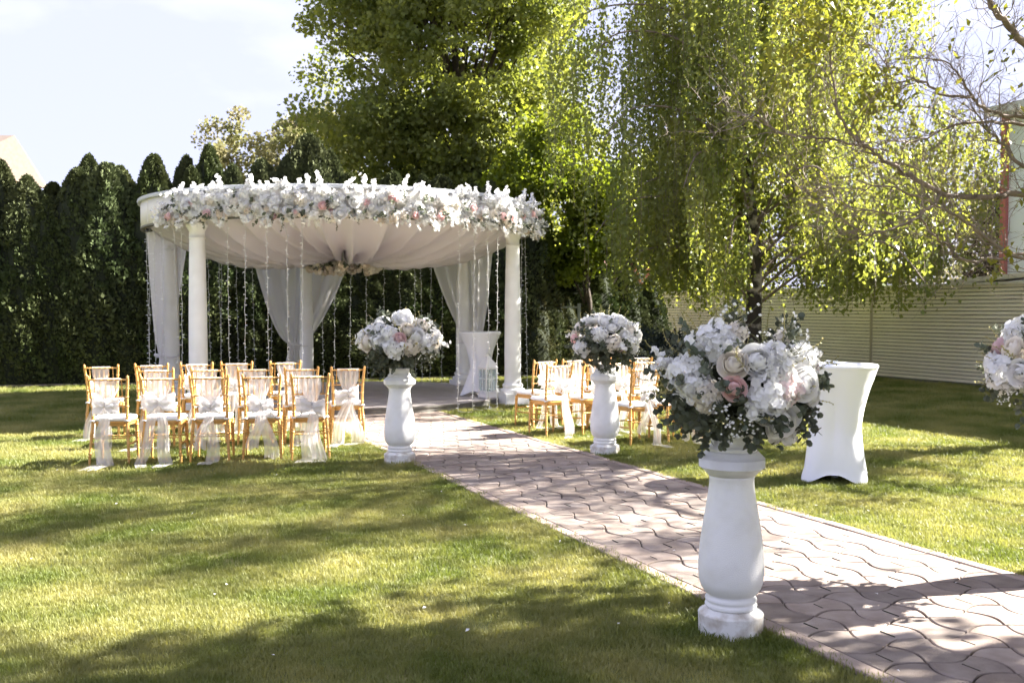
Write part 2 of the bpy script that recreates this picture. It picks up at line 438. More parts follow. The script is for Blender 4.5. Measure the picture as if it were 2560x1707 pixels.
# gathered ceiling drape
def drape(r0, a0, a1, nu, nv, npl, seed, zc=2.56, hub=.16):
    rg = random.Random(seed); ph = [rg.uniform(0, 6.28) for _ in range(8)]
    def fn(u, v):
        a = a0 + (a1-a0)*u; r = hub + (r0-hub)*v
        # fabric sways between rim and hub; pleats tighten towards the hub
        sway = math.sin(a*2.0+ph[0])*.6
        sag = -.13*math.sin(PI*v**.9)*(.85+.30*math.sin(a*3+ph[1]))
        z = zc + (2.93-zc)*(v**3.4) + sag
        w_ = a*npl + sway*1.2 + 1.0*math.sin(a*5+ph[2]) + (1-v)*1.6*math.sin(a*4+ph[3])
        pl = (abs(math.sin(w_))**.6 - .5)*.27*(1-v)**.30*min(1, r*1.8+.2) + .07*math.sin(w_*.37+ph[4])*math.sin(PI*v)
        pl += .045*math.sin(w_*1.0)*v*(1-v**4)
        rr = r + .05*math.sin(w_*.5+ph[5])*math.sin(PI*v)
        return ring(a, rr, z + pl)
    m = MB().grid(fn, nu, nv); return m
o = pchild(drape(3.14, 0, 2*PI, 900, 26, 21, 3), 'ceiling_drape', m_drape, True)
# tied-back sheer curtains at the three rear columns
def curtain(a, W0, W1, ztie, seed, toff=.16, npl=11):
    rg = random.Random(seed); ph = [rg.uniform(0, 6.28) for _ in range(6)]
    p = ring(a, RC+.03)
    def fn(u, v):
        side = u*2-1; W = W1 if side > 0 else W0
        if v < .78:
            s = 1 - v/.78; z = ztie + (2.9-ztie)*s
            half = .10 + (W-.10)*(s**.60)
            amp = .085*(.35+.65*s)
        else:
            s = (v-.78)/.22; z = ztie - (ztie-.16)*s; half = .10 + .13*math.sin(min(1, s*1.2)*PI*.5)
            amp = .035
        d = side*half + toff*((1-s)**1.5 if v < .78 else 1.0)
        aa = a + d/RC
        # the bunch swings to the front of its column
        pull = -.10
        w_ = u*npl*PI + ph[0] + .8*math.sin(u*7+ph[1])
        off = amp*math.sin(w_) + .02*math.sin(w_*.43+ph[2])
        rr = RC - pull + off*(1 if v < .7 else .6) - .10*math.sin(PI*min(1, v/.78))*abs(side)*0
        q_ = ring(aa, rr, z)
        return q_
    return MB().grid(fn, 110, 44)
cz = []
for a, w0, w1, zt, sd, to in ((COLS[2], .80, .95, .93, 5, -.20), (COLS[3], .95, 1.15, .90, 9, .20), (COLS[4], .85, 1.0, .80, 13, .18)):
    o = pchild(curtain(a, w0, w1, zt, sd, to), 'curtain', m_sheer, True)
    p = ring(a + to*.5/RC, RC+.05)
    tb = MB()
    tb.tube([Vector((p.x, p.y, zt)) + Vector((math.cos(t), math.sin(t), 0))*.20 + Vector((0, 0, .03*math.sin(2*t))) for t in [2*PI*k/20 for k in range(21)]], .018, 6)
    pchild(tb, 'tieback', m_sheer, True, parent=None)
# ================================================================== FLOWER PIECES (shared mesh data)
rf_ = np.random.default_rng(5)
def frame_of(n):
    n = n/np.linalg.norm(n); r = rf_.normal(size=3); u = np.cross(n, r); u /= np.linalg.norm(u); return u, np.cross(n, u), n
def floret(P, n, r, cup=.35, k=5):
    u, v, w_ = frame_of(n); V = []
    a0 = rf_.uniform(0, 6.28)
    for i in range(k):
        a = a0 + 2*PI*i/k; d = u*math.cos(a) + v*math.sin(a); t = -u*math.sin(a) + v*math.cos(a)
        c = cup*r*rf_.uniform(.6, 1.3)
        V += [P, P + d*r*.62 + t*r*.50 + w_*c, P + d*r + w_*c*.7, P + d*r*.62 - t*r*.50 + w_*c]
    return V
def mesh_of(name, V, m):
    V = np.array(V); return npmesh(name, V, np.arange(len(V)).reshape(-1, 4), m)
def hydrangea(R, n, m, fr, hemi=-.25, name='hydrangea'):
    V = []
    for i in range(n):
        z = 1 - (1-hemi)*(i+.5)/n; a = i*2.39996; s = math.sqrt(max(0, 1-z*z))
        d = np.array([s*math.cos(a), s*math.sin(a), z]); rr = R*rf_.uniform(.70, 1.10)*(1+.12*math.sin(3*a+R*500+z*4))
        V += floret(d*rr*np.array([1, 1, .85]), d + rf_.normal(size=3)*.45, fr*rf_.uniform(.75, 1.35), rf_.uniform(.1, .6))
    return mesh_of(name, V, m)
def rose(R, m, name='rose'):
    # overlapping convex petals on nested shells, each petal tilted a little, so the spiral reads from above
    mb = MB(); a0 = 0
    for li, (rho, th, k, fl) in enumerate(((.26, 4, 2, .0), (.36, 14, 2, .04), (.46, 25, 3, .07), (.57, 37, 3, .10), (.69, 50, 4, .13), (.80, 63, 4, .17), (.91, 77, 5, .21), (1.0, 92, 5, .25))):
        for i in range(k):
            a = a0 + 2*PI*i/k + random.uniform(-.25, .25); half = PI/k*1.28; j = random.uniform(.90, 1.08); dt = random.uniform(-11, 9)
            T = Matrix.Rotation(random.uniform(-.16, .16), 3, 'X') @ Matrix.Rotation(random.uniform(-.16, .16), 3, 'Y')
            wv = random.uniform(0, 6.28)
            def fn(u, v):
                an = a + (u-.5)*2*half; e = 1-(abs(u-.5)*2)**2.5
                t = math.radians(150 - (150-th-dt)*v*(.82+.18*e))
                r = R*rho*j*(1 + fl*max(0, v-.70)/.30 + .16*(u-.5)) + R*.035*math.sin(u*7+wv)*v*v
                return T @ Vector((r*math.sin(t)*math.cos(an), r*math.sin(t)*math.sin(an), r*math.cos(t)*.80 + R*(.34 - .34*rho)))
            mb.grid(fn, 6, 5)
        a0 += 1.1
    return mb.mesh(name, m, True)
def leaf_disc(mb, P, u, v, r, cup=.15, n=6, pt=1.0):
    w_ = u.cross(v); k = len(mb.v); mb.v.append(tuple(P + u*r*.9 - w_*r*cup))
    for i in range(n):
        a = 2*PI*i/n
        mb.v.append(tuple(P + u*(r*(1+math.cos(a)*(pt if math.cos(a) > 0 else 1))) + v*(r*.92*math.sin(a)) + w_*random.uniform(-.06, .06)*r))
    for i in range(n): mb.f.append((k, k+1+i, k+1+(i+1) % n))
def rv(s=1.0): return Vector((random.gauss(0, s), random.gauss(0, s), random.gauss(0, s)))
def sprig(nl, L, r0, m, name='leaf_sprig', bend=.3, n=7, pt=1.0, shrink=.5):
    mb = MB(); p = Vector((0, 0, 0)); d = Vector((random.gauss(0, bend*.5), random.gauss(0, bend*.5), 1)).normalized(); pts = [p.copy()]
    for i in range(nl):
        d = (d + rv(bend*.35)).normalized(); p = p + d*(L/nl); pts.append(p.copy())
        for sgn in (1, -1):
            u = (d.orthogonal().normalized()*sgn + d*.5 + rv(.35)).normalized()
            u = (Quaternion(d, i*1.9) @ u).normalized(); v = u.cross(d + rv(.3)).normalized()
            r = r0*(1-shrink*i/nl)*random.uniform(.75, 1.2)
            leaf_disc(mb, p, u, v, r, n=n, pt=pt)
    leaf_disc(mb, p, d, d.orthogonal().normalized(), r0*.6, n=n, pt=pt)
    mb.tube(pts, .0022, 3, False)
    return mb.mesh(name, m)
def ico(mb, P, r):
    t = [(0,0,1),(1,0,0),(0,1,0),(-1,0,0),(0,-1,0),(0,0,-1)]
    mb.add([Vector(P)+Vector(q_)*r for q_ in t], [(0,1,2),(0,2,3),(0,3,4),(0,4,1),(5,2,1),(5,3,2),(5,4,3),(5,1,4)])
def berries(n, spread, r, m, name='berry_sprig', up=.075):
    mb = MB()
    for i in range(n):
        t = Vector((random.gauss(0, spread), random.gauss(0, spread), up*random.uniform(.6, 1.3)))
        mb.tube([(0, 0, 0), t*.5 + rv(.006), t], .0013, 3, False); ico(mb, t, r*random.uniform(.7, 1.25))
    me = mb.mesh(name, m, False); me.materials.append(m_stem)
    for i, pl_ in enumerate(me.polygons): pl_.material_index = 1 if i % 14 < 6 else 0
    return me
def blossom_branch(n, L, fr, m, name='blossom_sprig', bend=.35):
    V = []; p = np.zeros(3); d = np.array([0, 0, 1.0])
    for i in range(n):
        d = d + rf_.normal(size=3)*bend*.3; d /= np.linalg.norm(d); p = p + d*L/n
        for q_ in range(2): V += floret(p + rf_.normal(size=3)*fr*.55, rf_.normal(size=3) + np.array([0, 0, .3]), fr*rf_.uniform(.75, 1.2), .3)
    return mesh_of(name, V, m)
H_W = [hydrangea(.095, 105, m_wpet, .0235) for _ in range(4)]
H_C = [hydrangea(.085, 80, m_cpet, .023) for _ in range(2)]
H_B = [hydrangea(.080, 70, m_bpet, .023) for _ in range(2)]
H_P = [hydrangea(.075, 70, m_pale_pink, .023) for _ in range(1)]
R_W = [rose(.058, m_wpet) for _ in range(2)]; R_C = [rose(.055, m_cpet) for _ in range(2)]
R_P = [rose(.050, m_ppet) for _ in range(2)]; R_L = [rose(.050, m_pale_pink)]
SP = [sprig(7, .18, .029, m_euc) for _ in range(5)]
SPL = [sprig(6, .15, .017, m_euc, pt=1.5, n=6) for _ in range(3)]
BR_ = [berries(16, .035, .0065, m_wpet) for _ in range(3)]
YB = [sprig(9, .17, .0085, m_bud, 'bud_sprig', .4, 5) for _ in range(3)]
BB = [blossom_branch(13, .21, .0265, m_wpet) for _ in range(5)]

def place(mesh, parent, P, n, scale=1.0, name=None):
    n = Vector(n)
    q_ = n.to_track_quat('Z', 'Y') @ Quaternion((0, 0, 1), random.uniform(0, 6.28))
    return link(name or mesh.name.split('.')[0], mesh, parent, P, q_, scale)

def pedestal(label, loc, octo, rz=0.0):
    t = thing('pedestal', label, 'pedestal', loc, rz, 'white baluster pedestals along the path')
    base = [(.160, 0), (.162, .098), (.158, .104), (.128, .122), (.120, .125)]
    MB().lathe(base, 48, octs=[octo]*4+[0]).build('base', m_grime, t, False)
    body = [(.118, .1252), (.127, .133), (.129, .142), (.126, .151), (.117, .1555), (.126, .163), (.128, .172), (.124, .183), (.112, .190), (.128, .203),
            (.147, .228), (.158, .262), (.163, .31), (.1625, .36), (.156, .44), (.144, .53), (.129, .62), (.116, .70), (.110, .75), (.110, .775), (.116, .790)]
    MB().lathe(body, 56).build('shaft', m_ped, t, True)
    cap = [(.116, .7902), (.134, .812), (.158, .832), (.1625, .835), (.1625, .835), (.163, .878), (.163, .878), (.132, .909), (.129, .912)]
    MB().lathe(cap, 48, octs=[0, octo*.5, octo, octo, octo, octo, octo, 0, 0]).build('capital', m_ped, t, octo == 0)
    neck = [(.122, .9122), (.121, .932), (.112, .936), (.104, .95), (.104, .985), (.112, 1.0), (.10, 1.0), (.09, .96)]
    MB().lathe(neck, 40).build('neck', m_ped, t, True)
    return t

def bouquet(label, c, rx, rz, seed, fixed=None, counts=None, grp='flower arrangements on the pedestals'):
    random.seed(seed)
    c = Vector(c)
    t = thing('flower_arrangement', label, 'bouquet', c - Vector((0, 0, rz)), 0, grp)
    cc = Vector((0, 0, rz))
    core = MB().grid(lambda u, v: cc + Vector((math.cos(u*2*PI)*math.sin(v*PI)*rx*.62, math.sin(u*2*PI)*math.sin(v*PI)*rx*.62, -math.cos(v*PI)*rz*.62 - .02)), 20, 12)
    core.build('foam_core', m_core, t)
    def on(d, k=1.0): return cc + Vector((d.x*rx*k, d.y*rx*k, d.z*rz*k))
    def rd(zlo=-1.0):
        while True:
            d = rv().normalized()
            if d.z > zlo: return d
    k = counts or dict(H=9, HC=3, W=5, C=4, P=4, sp=95, yb=18, be=9, bb=4)
    if fixed:
        for kind, dx, dz, s in fixed:
            fx, fz = dx/rx, dz/rz; rr = fx*fx + fz*fz
            if rr > .92: f = math.sqrt(.92/rr); fx, fz, fy = fx*f, fz*f, -math.sqrt(.08)
            else: fy = -math.sqrt(1-rr)
            d = Vector((fx, fy, fz)); ms = {'H': H_W, 'HC': H_C, 'HP': H_P, 'W': R_W, 'C': R_C, 'P': R_P, 'L': R_L, 'BE': BR_, 'BB': BB}[kind]
            n = (d + Vector((0, -.35, .1))).normalized()
            place(random.choice(ms), t, Vector((dx, fy*rx*(1.04 if kind in 'WCPL' else .93), cc.z+dz)) if rr <= .92 else on(d, 1.0), n, s)
    else:
        used = []
        for kind, ms, sc in (('H', H_W, .95), ('HC', H_C, .9), ('W', R_W, 1.25), ('C', R_C, 1.2), ('P', R_P, 1.05)):
            n_ = 0
            for tries in range(400):
                if n_ >= k[kind]: break
                d = rd(-.30)
                if any((d-u).length < (.42 if kind[0] == 'H' else .33) for u in used): continue
                used.append(d); n_ += 1
                place(random.choice(ms), t, on(d, .93 if kind[0] == 'H' else 1.0), d, sc*random.uniform(.85, 1.15))
        for i in range(k['bb']):
            d = rd(-.2); d.z *= .4; place(random.choice(BB), t, on(d, .9), d, random.uniform(.6, .85))
    for i in range(k['sp']):
        d = rd(-.8)
        if i % 2: d.z = -abs(d.z)*.8 - .08; d.normalize()
        n = (d + rv(.35) + Vector((0, 0, -.15 if d.z < 0 else .1))).normalized()
        place(random.choice(SP if random.random() < .7 else SPL), t, on(d, .72), n, random.uniform(.75, 1.15))
    for i in range(k['yb']):
        d = rd(-.5); place(random.choice(YB), t, on(d, .86), (d + rv(.25)+Vector((0, 0, .3))).normalized(), random.uniform(.7, 1.2))
    for i in range(k['be']):
        d = rd(-.6); place(random.choice(BR_), t, on(d, .88), (d + rv(.2)).normalized(), random.uniform(.8, 1.2))
    return t

# ---- pedestals and their arrangements
PN = Vector((1.10, 4.96, 0)); PL = Vector((-1.18, 10.42, 0)); PR = Vector((1.034, 11.05, 0)); PX = Vector((3.27, 5.90, 0))
pedestal('tall white round baluster pedestal with grimy base in the front of the photo', PN, 0)
pedestal('white baluster pedestal on the path edge beside the five-chair front row', PL, .75, .35)
pedestal('white faceted baluster pedestal in front of the smaller group of chairs', PR, 1.0, ANG)
pedestal('white baluster pedestal under the flowers cut off by the photo edge', PX, 0)
def z6(kind, x, y, s, cx=1050, cy=820):
    return (kind, (x-cx)/4.356/F*4.75, -(y-cy)/4.356/F*4.75, s)
fx = [z6('H', 690, 385, 1.02), z6('H', 800, 440, .7), z6('H', 1275, 560, .85), z6('H', 1310, 690, .8), z6('H', 1200, 950, 1.05), z6('H', 1120, 1000, .7), z6('H', 400, 720, .95), z6('H', 470, 830, .8),
      z6('H', 1640, 540, .80), z6('H', 1500, 1300, .85), z6('HC', 960, 270, .6), z6('HC', 1480, 350, .5), z6('HP', 1390, 830, 1.0), z6('HC', 570, 940, .85),
      z6('C', 835, 585, 1.12), z6('W', 1080, 560, 1.18), z6('W', 1600, 790, 1.30), z6('W', 1375, 1215, 1.38), z6('W', 1770, 960, .8),
      z6('P', 825, 845, .98), z6('L', 1805, 650, .75), z6('L', 265, 750, .6), z6('BB', 200, 600, .6), z6('BB', 250, 640, .55), z6('BB', 180, 660, .5),
      z6('BE', 900, 1180, 1.3), z6('BE', 1000, 1200, 1.1), z6('BE', 740, 1060, 1.2), z6('BE', 1440, 540, 1.3), z6('BE', 950, 150, 1.4), z6('BE', 1600, 230, 1.4), z6('BE', 1180, 390, 1.0), z6('BE', 1080, 1130, 1.0)]
bouquet('largest arrangement of white roses and eucalyptus, on the front pedestal', (1.115, 4.93, 1.265), .38, .28, 21, fx, dict(sp=170, yb=50, be=6))
bouquet('white and pink flower ball on the pedestal beside the five-chair front row', (-1.17, 10.40, 1.265), .385, .275, 32, None, dict(H=13, HC=3, W=10, C=4, P=4, sp=105, yb=40, be=8, bb=6))
bouquet('white and pink flower ball on the faceted pedestal in front of the smaller chair group', (1.034, 11.03, 1.265), .355, .275, 43, None, dict(H=10, HC=3, W=10, C=4, P=4, sp=100, yb=34, be=8, bb=6))
bouquet('blush and white flower arrangement cut off by the edge of the photo', (3.27, 5.88, 1.255), .40, .29, 54, None, dict(H=8, HC=5, W=5, C=3, P=6, sp=110, yb=40, be=16, bb=4))

# ---- garland on the roof front
random.seed(77)
ga = thing('roof_garland', 'long garland of white blossoms and pink roses along the pavilion roof front', 'garland', ring(math.radians(-66), RR, 2.9))
G0 = Vector(ga.location)
A0, A1 = math.radians(-128), math.radians(-2)
def gp(phi, z, out=.06): return ring(phi, RR+out, z) - G0
def gn(phi, up=0.0): return Vector((math.cos(phi), math.sin(phi), up)).normalized()
def gput(ms, n_, zlo, zhi, smin, smax, out, up=0.0, jit=.3, name=None):
    for i in range(n_):
        phi = A0 + (A1-A0)*(i + random.random())/n_
        place(random.choice(ms), ga, gp(phi, random.uniform(zlo, zhi), out*random.uniform(.6, 1.3)), (gn(phi, up) + rv(jit)).normalized(), random.uniform(smin, smax), name)
gput(H_W, 80, 3.02, 3.27, .75, 1.05, .06, .1)
gput(H_W, 44, 2.90, 3.04, .7, .95, .07, -.2)
gput(H_C, 32, 2.90, 3.16, .7, 1.0, .08, -.1)
gput(H_B, 24, 2.86, 3.03, .6, .95, .08, -.3)
gput(R_P, 20, 2.92, 3.22, .85, 1.15, .15, 0, .2, 'pink_rose')
gput(R_W, 34, 2.92, 3.20, 1.0, 1.35, .13, 0, .25)
gput(BB, 92, 3.14, 3.33, .75, 1.2, .05, 1.6, .35)          # upright sprays above the edge
gput(BB, 60, 2.90, 3.0, .6, 1.0, .10, -2.2, .3)          # sprays hanging below
gput(SP, 50, 2.92, 3.20, .6, .9, .17, 0, .8)
gput(SPL, 50, 2.84, 3.10, .8, 1.1, .17, -1.0, .7)
# side sprays at both ends of the garland
for phi, tang in ((A0, -1), (A1, 1)):
    for i in range(12):
        n = (Vector((-math.sin(phi)*tang, math.cos(phi)*tang, random.uniform(-.5, .7))) + gn(phi)*.5 + rv(.3)).normalized()
        place(random.choice(BB), ga, gp(phi, random.uniform(2.86, 3.2), .08), n, random.uniform(.8, 1.3))

# ---- flower cluster under the gathered drape
cl = thing('hanging_flower_cluster', 'cluster of beige blossoms hanging under the gathered ceiling drape', 'flowers', (C0.x, C0.y, 2.17))
for i in range(30):
    a = random.uniform(0, 6.28); r = .62*math.sqrt(random.random())
    place(random.choice(H_C+H_B), cl, (r*math.cos(a), r*math.sin(a), .17 + random.uniform(-.07, .06)), (Vector((math.cos(a)*.6, math.sin(a)*.6, -.8)) + rv(.3)).normalized(), random.uniform(.8, 1.15))
for i in range(26):
    a = random.uniform(0, 6.28); r = .66*math.sqrt(random.random())
    place(random.choice(SP), cl, (r*math.cos(a), r*math.sin(a), .20), (Vector((math.cos(a), math.sin(a), random.uniform(-.6, .5)))).normalized(), random.uniform(.6, .9))
MB().tube([(0, 0, .15), (0, 0, .80)], .012, 6).build('hanging_cord', m_wire, cl)

# ---- light strings round the roof edge
random.seed(5)
def solve(px, front, R=3.23):
    best = None
    for i in range(3600):
        a = 2*PI*i/3600; p = ring(a, R); e = abs(CX + F*p.x/p.y - px)
        isf = (p - C0).dot(C0) < 0
        if isf == front and (best is None or e < best[0]): best = (e, a)
    return best[1]
strings = []
for zx in (107, 126, 152, 190, 260, 300, 555, 655, 770, 885, 970, 1840, 1925, 1995, 2052): strings.append((320+zx/2.219, True))
for zx in (445, 505, 525, 600, 690, 805, 1070, 1150, 1240, 1320, 1420, 1505, 1590, 1625, 1685, 1750, 2185, 2203): strings.append((320+zx/2.219, False))
wordn = ['first', 'second', 'third', 'fourth', 'fifth', 'sixth', 'seventh', 'eighth', 'ninth', 'tenth', 'eleventh', 'twelfth', 'thirteenth', 'fourteenth', 'fifteenth', 'sixteenth', 'seventeenth', 'eighteenth', 'nineteenth', 'twentieth']
cnt = {True: 0, False: 0}
for px, fr in strings:
    a = solve(px, fr); top = ring(a, 3.23, 2.92); n_ = cnt[fr]; cnt[fr] += 1
    zend = .06 if not fr else random.choice((.05, .05, .07, .10))
    pts = []; K = 30; sx = random.uniform(-.05, .05); sy = random.uniform(-.05, .05)
    for i in range(K+1):
        s = i/K; z = 2.92 + (zend-2.92)*s
        pts.append(Vector((sx*s + .005*math.sin(i*1.3+px) + random.gauss(0, .002), sy*s + .005*math.cos(i*1.7+px), z-2.92)))
    t = Vector((random.uniform(-.2, .2), random.uniform(-.2, .1), 0)); pts.append(pts[-1] + t*.6 + Vector((0, 0, -.02))); pts.append(pts[-1] + t*.5 + Vector((0, 0, .005)))
    ls = MB().tube(pts, .0032, 4, False).build('light_string', m_wire, loc=top)
    tag(ls, 'thin white string of lights, %s from the left hanging at the %s of the pavilion' % (wordn[n_], 'front' if fr else 'back'), 'string lights', 'string lights hanging from the pavilion roof')
    bm_ = MB()
    for i in range(1, K*1):
        if True:
            p = pts[i].lerp(pts[i+1], random.random())
            d = Vector((random.choice((-1, 1))*random.uniform(.6, 1), random.uniform(-.7, .3), random.uniform(-.4, .2))).normalized()
            bm_.tube([p, p + d*.010, p + d*.034], [.002, .0045, .0035], 4)
    b_ = bm_.build('bulb_row', m_bulb, ls); b_['kind'] = 'stuff'

# ---- cocktail tables in stretch covers
def cocktail(label, loc, rz, R=.375, H=1.10, waist=.185, foot=.37):
    t = thing('cocktail_table', label, 'table', loc, rz, 'tall tables under white stretch covers')
    def fn(u, v):
        a = u*2*PI
        z = H - .035 - (H-.035-.0)*v
        sq = (max(0, v-.45)/.55)**1.3                       # towards four pointed feet
        k = abs(math.cos(2*a))**1.0
        wv = waist + (R-waist)*(max(0, 1-v/.60))**2.0
        wf = waist*.90 + (foot-waist*.9)*(max(0, (v-.50)/.50))**1.25
        core_ = wv if v < .5 else max(wv, waist*.92)
        lobe = abs(math.cos(2*a))**3
        side = core_*(1-.22*(1-k)*max(0, 1-abs(v-.55)/.45)) + (.02*sq if v > .45 else 0)
        r = side*(1-lobe*(1 if v > .45 else 0)*min(1, (v-.45)/.2 if v > .45 else 0)) + wf*lobe*(min(1, (v-.45)/.2) if v > .45 else 0)
        if v > .86: z += (1-lobe)*.085*((v-.86)/.14)**2
        r += .004*math.sin(a*9+v*5)*v*(1-v)*2
        return (r*math.cos(a), r*math.sin(a), max(z, .004))
    c = MB().grid(fn, 96, 40)
    c.build('stretch_cover', m_spandex, t, True)
    MB().lathe([(R+.001, H-.036), (R+.006, H-.03), (R+.006, H-.006), (R-.004, H), (.01, H)], 64).build('table_top', m_spandex, t, True)
    MB().tube([(0, 0, .02), (0, 0, H-.03)], .03, 10).build('leg', m_trimgrey, t)
    return t
T1 = Vector((3.07, 9.42, 0)); T2 = Vector((-.55, 17.22, PLZ+.005))
cocktail('tall white-covered cocktail table standing alone on the lawn by the cream fence', T1, math.radians(25), waist=.27, foot=.37)
cocktail('tall white-covered cocktail table on the pavilion platform beside the lantern', T2, math.radians(20), R=.355)
ab = thing('ashtray', 'small clear glass ashtray on the lone cocktail table', 'ashtray', (T1.x-.06, T1.y-.05, 1.101))
MB().lathe([(.045, 0), (.055, .004), (.058, .03), (.050, .032), (.044, .010), (.002, .008)], 24).build('bowl', mat('clear_glass', (.8, .84, .84), .1, alpha=.55, spec=.8), ab, True)
for k in range(3):
    a = k*2.09
    MB().box((.054*math.cos(a), .054*math.sin(a), .032), (.012, .010, .006), a).build('rest', MATS['clear_glass'], ab)

# ---- lantern
m_lw = mat('white_lantern_metal', (.80, .80, .80), .5)
m_lglass = mat('lantern_glass', (.55, .66, .66), .1, alpha=.28, spec=.8)
LP = Vector((-.41, 16.68, PLZ+.005))
la = thing('lantern', 'white metal lantern with glass panes on the pavilion platform', 'lantern', LP, math.radians(38))
W = .105
mb = MB()
MB().box((0, 0, .055), (.225, .225, .07)).build('base', m_lw, la)
for sx in (-1, 1):
    for sy in (-1, 1):
        MB().box((sx*W, sy*W, .26), (.018, .018, .50)).build('corner_post', m_lw, la)
        MB().tube([(sx*W, sy*W, 0), (sx*W, sy*W, .025)], .014, 8).build('foot', m_lw, la)
for ax in (0, 1):
    for s in (-1, 1):
        def bx(u, z, w_, h): return ((u, s*W, z), (w_, .008, h)) if ax == 0 else ((s*W, u, z), (.008, w_, h))
        MB().box(*bx(0, .30, .19, .40)).build('pane', m_lglass, la)
        m = MB()
        for a_ in (bx(0, .30, .010, .40), bx(0, .33, .19, .010), bx(0, .11, .19, .03), bx(0, .495, .19, .02)):
            c_, d_ = a_; d_ = tuple(x+.006 if x == .008 else x for x in d_); m.box(c_, d_)
        m.build('pane_bars', m_lw, la)
        m = MB()
        for k in range(9): m.tube([bx(-.08+.02*k, .02, 0, 0)[0], bx(-.08+.02*k, .006, 0, 0)[0]], [.010, .003], 6)
        m.build('scalloped_trim', m_lw, la)
MB().box((0, 0, .515), (.25, .25, .018)).build('roof_edge', m_lw, la)
def pyr(w0, z0, w1, z1): 
    vs = [(-w0, -w0, z0), (w0, -w0, z0), (w0, w0, z0), (-w0, w0, z0), (-w1, -w1, z1), (w1, -w1, z1), (w1, w1, z1), (-w1, w1, z1)]
    return MB().add(vs, [(0, 1, 5, 4), (1, 2, 6, 5), (2, 3, 7, 6), (3, 0, 4, 7), (4, 5, 6, 7)])
rfm = pyr(.12, .524, .085, .60); q2 = pyr(.085, .60, .032, .685); rfm.add(q2.v, q2.f); q2 = pyr(.032, .685, .026, .71); rfm.add(q2.v, q2.f)
rfm.build('roof', m_lw, la)
MB().tube([(.045*math.cos(t), 0, .725+.045*math.sin(t)) for t in [2*PI*k/16 for k in range(17)]], .004, 5).build('ring_handle', m_lw, la)
gl = mat('lantern_greenery', (.05, .15, .12), .6)
m = MB()
random.seed(3)
for k in range(26):
    d = rv().normalized(); leaf_disc(m, Vector((random.uniform(-.07, .07), random.uniform(-.07, .07), .11)), (d+Vector((0, 0, 1))).normalized(), d.orthogonal().normalized(), .022)
m.build('greenery', gl, la)
# ================================================================== CHAIRS
random.seed(99)
def post_path(x0, x1, x2):
    return [Vector((x0, 0.0, 0)), Vector((x0*.97, .012, .10)), Vector((x0*.92, .035, .28)), Vector((x1, .055, .43)), Vector((x1*1.0, .052, .55)), Vector((x1*1.03, .034, .70)), Vector((x2, .0, .86)), Vector((x2*1.015, -.012, .905))]
def turned(path, r, nodes, taper=None, n=8, node_r=1.35, samples=8):
    c = curve(path, samples); L = [0.0]
    for i in range(1, len(c)): L.append(L[-1] + (c[i]-c[i-1]).length)
    T = L[-1]; pts = []; rad = []
    ts = sorted(set([round(x/T, 4) for x in L] + [round(min(1, max(0, q_+d)), 4) for q_ in nodes for d in (-.012, -.006, 0, .006, .012)]))
    for t in ts:
        d = t*T; j = 0
        while j < len(L)-2 and L[j+1] < d: j += 1
        p = c[j].lerp(c[j+1], (d-L[j])/max(1e-6, L[j+1]-L[j]))
        rr = r*(taper(t) if taper else 1)
        for q_ in nodes:
            e = abs(t-q_)
            if e < .009: rr *= node_r if e < .004 else (1+node_r)/2
        pts.append(p); rad.append(rr)
    return MB().tube(pts, rad, n)
CH = {}
def chmesh(name, mb, m, smooth=True): return mb.mesh(name, m, smooth)
for s in (-1, 1):
    mb = turned(post_path(.198*s, .172*s, .192*s), .0155, [.10, .13, .33, .36, .55, .66, .77, .87], lambda t: .78+.3*min(1, t*3) if t < .45 else 1.06-.22*(t-.45))
    ico(mb, (.195*s, -.013, .912), .017)
    CH[('rear_post', s)] = chmesh('rear_post', mb, m_gold)
    mb = turned([Vector((.186*s, .415, 0)), Vector((.184*s, .41, .12)), Vector((.178*s, .405, .30)), Vector((.175*s, .40, .425))], .0165, [.30, .36, .58, .64, .70, .88], lambda t: .72+.42*min(1, t*1.3))
    CH[('front_leg', s)] = chmesh('front_leg', mb, m_gold)
def railmb(z, y, hw, r=.0085, sag=.0):
    return turned([Vector((-hw, y, z)), Vector((-hw*.4, y-.012, z+sag)), Vector((hw*.4, y-.012, z+sag)), Vector((hw, y, z))], r, [.16, .33, .5, .67, .84], n=6, samples=4)
CH['top_rail'] = chmesh('top_rail', railmb(.880, -.004, .190, .0105), m_gold)
CH['rail_a'] = chmesh('back_rail', railmb(.700, .034, .180), m_gold)
CH['rail_b'] = chmesh('back_rail', railmb(.605, .048, .176), m_gold)
CH['spindle'] = chmesh('spindle', turned([Vector((0, 0, 0)), Vector((0, -.016, .09)), Vector((0, -.038, .182))], .0062, [.2, .4, .6, .8], n=5, samples=4), m_gold)
def outline(n=40, k=1.0, y0=.035, y1=.435):
    pts = []
    for i in range(n):
        a = 2*PI*i/n; c, s = math.cos(a), math.sin(a)
        e = .42
        x = math.copysign(abs(c)**e, c)*(.198 if s > 0 else .185)*k; y = (y0+y1)/2 + math.copysign(abs(s)**e, s)*(y1-y0)/2*k
        pts.append((x, y))
    return pts
sf = MB()
o1 = outline(); o2 = outline(k=.97)
def loft(mb, loops):
    n = len(loops[0]); k = len(mb.v)
    for lp in loops: mb.v += lp
    for i in range(len(loops)-1):
        for j in range(n): mb.f.append((k+i*n+j, k+i*n+(j+1) % n, k+(i+1)*n+(j+1) % n, k+(i+1)*n+j))
    mb.f.append(tuple(range(k+n-1, k-1, -1))); mb.f.append(tuple(range(k+(len(loops)-1)*n, k+len(loops)*n)))
    return mb
